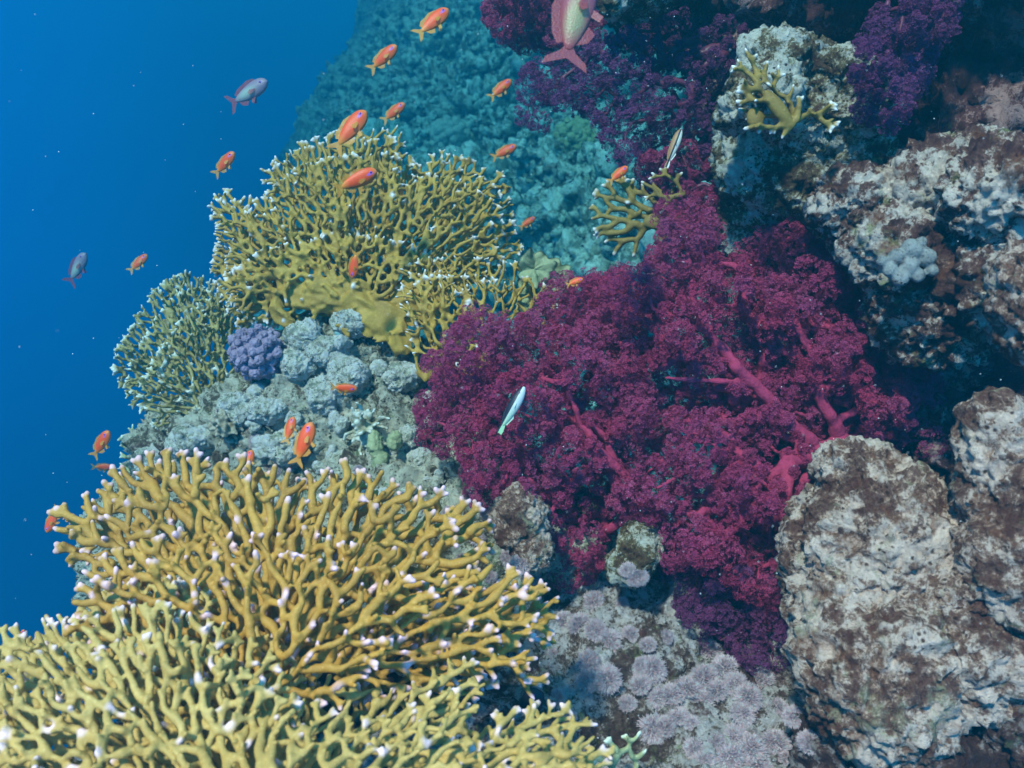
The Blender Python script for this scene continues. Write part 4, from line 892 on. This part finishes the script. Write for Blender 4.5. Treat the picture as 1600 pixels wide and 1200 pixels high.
def fish(kind, nose, tail, L, label, group=None, flip=False, yaw=0., bend=0., colour=None, d=None, name='fish', cat='fish', roll=0.):
    """nose and tail as seen; L is the fish's real length in metres, which sets how far off it swims"""
    bm = {'orange': ('orange', 'fin'), 'male': ('male', 'malefin'), 'pale': ('pale', 'malefin')}.get(kind, (kind, kind)); key = (kind, bend)
    if key not in cache: cache[key] = fish_mesh('male' if kind in ('male', 'pale') else kind if kind != 'teal' else 'black', FM[bm[0]], FM[bm[1]], bend)
    dx, dy = nose[0] - tail[0], tail[1] - nose[1]; lp = math.hypot(dx, dy); yw = math.radians(yaw)
    dd = d if d else L * math.cos(yw) * F / lp
    if d: L = lp * d / F / math.cos(yw)
    c = at((nose[0] + tail[0]) / 2, (nose[1] + tail[1]) / 2, dd); ux, uy = dx / lp, dy / lp
    Xa = RT * ux + UP * uy; Za = (-RT * uy + UP * ux) * (1 if ux >= 0 else -1) * (-1 if flip else 1)
    Xd = Xa * math.cos(yw) + FW * math.sin(yw); Ya = np.cross(Za, Xd); rl = math.radians(roll)
    Z2 = Za * math.cos(rl) + Ya * math.sin(rl); Y2 = np.cross(Z2, Xd)
    Mx = Matrix(((*[0] * 4,),) * 4).copy() if 0 else Matrix.Identity(4)
    for i in range(3): Mx[i][0] = Xd[i] * L; Mx[i][1] = Y2[i] * L; Mx[i][2] = Z2[i] * L; Mx[i][3] = c[i]
    o = link(name, cache[key]); o.matrix_world = Mx; tag(o, label, cat, group)
    t = .16; up, lo, wd = prof('male' if kind in ('male', 'pale') else ('black' if kind == 'teal' else kind), t)
    if kind not in ('black', 'teal') or lp > 35:
        for sg in (-1, 1):
            e_ = link('eye', eye_me, o, (.5 - .8 * t + .0, sg * wd * .93, up * .28)); 
            if kind in ('wrasse', 'striped'): e_.scale = (.5, .6, .5)
    return o
G = 'orange anthias swimming around the reef'
fish('orange', (700, 12), (650, 60), .085, 'bright orange fish highest of the school at the top of the picture', G, yaw=12)
fish('orange', (621, 74), (575, 110), .083, 'orange fish second from the top, over open blue water', G, yaw=-8)
fish('orange', (571, 172), (521, 238), .088, 'plump orange fish swimming up just over the top of the netted fan', G, yaw=10, bend=.25, d=1.62)
fish('orange', (633, 163), (596, 190), .080, 'small orange fish hovering above right of the netted fan crest', G, yaw=-5)
fish('orange', (588, 267), (522, 300), .082, 'slim orange fish crossing in front of the upper netted fan', G, yaw=8, roll=-20)
fish('orange', (368, 240), (332, 274), .082, 'orange fish alone over blue water left of the netted fan', G, yaw=-10)
fish('orange', (799, 125), (764, 155), .080, 'orange fish before the hazy slope left of the hanging purple coral', G, yaw=5)
fish('orange', (807, 229), (767, 247), .080, 'orange fish level against the hazy slope above the right end of the netted fan', G, yaw=-5)
fish('orange', (836, 340), (811, 357), .075, 'tiny orange-red fish right beside the right rim of the netted fan', G, d=2.5)
fish('orange', (229, 398), (202, 426), .080, 'reddish orange fish far left over blue water above the olive bush', G, yaw=10)
fish('orange', (550, 434), (558, 391), .078, 'orange fish diving head down before the smooth base of the netted fan', G, yaw=15, d=1.72)
fish('orange', (981, 261), (950, 286), .075, 'red-orange fish half hidden at the tips of the lone golden fan', G, d=1.72)
fish('orange', (911, 436), (884, 446), .070, 'small red-orange fish between the plate coral and the magenta soft coral', G, d=1.5)
fish('orange', (832, 60), (806, 77), .070, 'tiny orange fish tucked below the purple coral at the top', G, d=2.1, yaw=-30)
fish('orange', (558, 608), (514, 606), .080, 'orange fish arched over the pale lumpy corals of the mound', G, d=1.72, bend=.5, roll=-25)
fish('orange', (458, 652), (447, 694), .075, 'smaller reddish orange fish just behind the large orange one on the mound', G, d=1.75, yaw=15)
fish('orange', (487, 661), (462, 729), .090, 'large orange fish with a yellow tail hanging just above the front coral', G, yaw=8, d=1.5, flip=False)
fish('orange', (392, 704), (380, 745), .075, 'orange fish mostly hidden behind the front coral tips', G, d=1.7, yaw=20)
fish('orange', (173, 674), (142, 716), .082, 'orange fish at the left edge of the mound heading up', G, yaw=-10)
fish('orange', (177, 731), (143, 729), .075, 'orange fish swimming level just over the left end of the front coral', G, yaw=10, roll=-25)
fish('orange', (190, 739), (183, 760), .06, 'faint reddish fish seen end-on beside the level orange fish', G, d=2.3, yaw=50)
fish('orange', (74, 832), (92, 790), .08, 'reddish fish pointing down at the far left of the front coral', G, d=1.9)
fish('orange', (97, 798), (112, 820), .07, 'dull red fish peeking from behind the leftmost front coral tips', G, d=1.7)
fish('orange', (38, 984), (28, 1004), .07, 'dark red fish at the left picture edge behind the front coral', G, d=1.6)
fish('male', (918, -48), (880, 112), .135, 'large pink fish with a yellow-green flank swimming up out of the top edge', yaw=10, flip=True if 0 else False)
fish('pale', (420, 130), (354, 163), .12, 'pale pinkish fish with a light flank over blue water at upper left', 'pale fish in open water', yaw=-10)
fish('pale', (137, 397), (104, 444), .12, 'dim pale fish far out at the left of the picture', 'pale fish in open water', yaw=-10)
fish('wrasse', (819, 605), (778, 680), .09, 'slender white and black wrasse before the magenta soft coral', d=1.38, cat='fish')
fish('striped', (1064, 202), (1040, 264), .09, 'thin black and white striped wrasse beside the dark hanging coral', d=1.66)
fish('black', (399, 662), (388, 640), .035, 'tiny black fish with its tail up before the pale lumpy corals', d=1.9)
fish('black', (842, 1078), (806, 1145), .07, 'black fish lurking behind the lower tan coral branches', d=1.36)
fish('black', (1074, 228), (1066, 244), .035, 'tiny dark fish right of the striped wrasse', d=1.7)
fish('teal', (523, 519), (543, 528), .04, 'small grey-blue fish among the white lumpy corals under the netted fan', d=1.88)

# ------------------------------------------------------------------ drifting specks
rng = np.random.default_rng(77); n = 760
px = rng.uniform(0, 1600, n); py = rng.uniform(0, 1200, n); dd = rng.uniform(.7, 1.9, n)
mk = (px > 700) | (rng.random(n) < .3); px, py, dd = px[mk], py[mk], dd[mk]
Vs, Fs = balls(at(px, py, dd), rng.uniform(.0003, .00075, len(px)) * dd)
M_speck = simple('drifting_specks', (.75, .78, .75), .7, .1, 10, 0)
o = link('drifting_particles', me_np('drifting_particles', Vs, Fs, M_speck)); tag(o, 'white specks drifting in the water', kind='stuff')

# ------------------------------------------------------------------ water haze
HX0, HX1, HY0, HY1, HZ0, HZ1 = -9., 11, -.22, 26, -4.6, 11.
hv = np.array([(x, y, z) for x in (HX0, HX1) for y in (HY0, HY1) for z in (HZ0, HZ1)], float)
hf = np.array([(0, 1, 3, 2), (4, 6, 7, 5), (0, 4, 5, 1), (2, 3, 7, 6), (0, 2, 6, 4), (1, 5, 7, 3)])
mh = bpy.data.materials.new('water_haze'); mh.use_nodes = True; nh = mh.node_tree; nh.nodes.clear()
pv = nh.nodes.new('ShaderNodeVolumePrincipled'); oh = nh.nodes.new('ShaderNodeOutputMaterial'); nh.links.new(pv.outputs[0], oh.inputs['Volume'])
pv.inputs['Color'].default_value = (.015, .45, .60, 1); pv.inputs['Density'].default_value = .17; pv.inputs['Anisotropy'].default_value = .5
pv.inputs['Absorption Color'].default_value = (.0, .5, .98, 1)
o = link('haze', me_np('haze', hv, [hf], mh, smooth=False)); tag(o, 'blue water haze', kind='stuff')
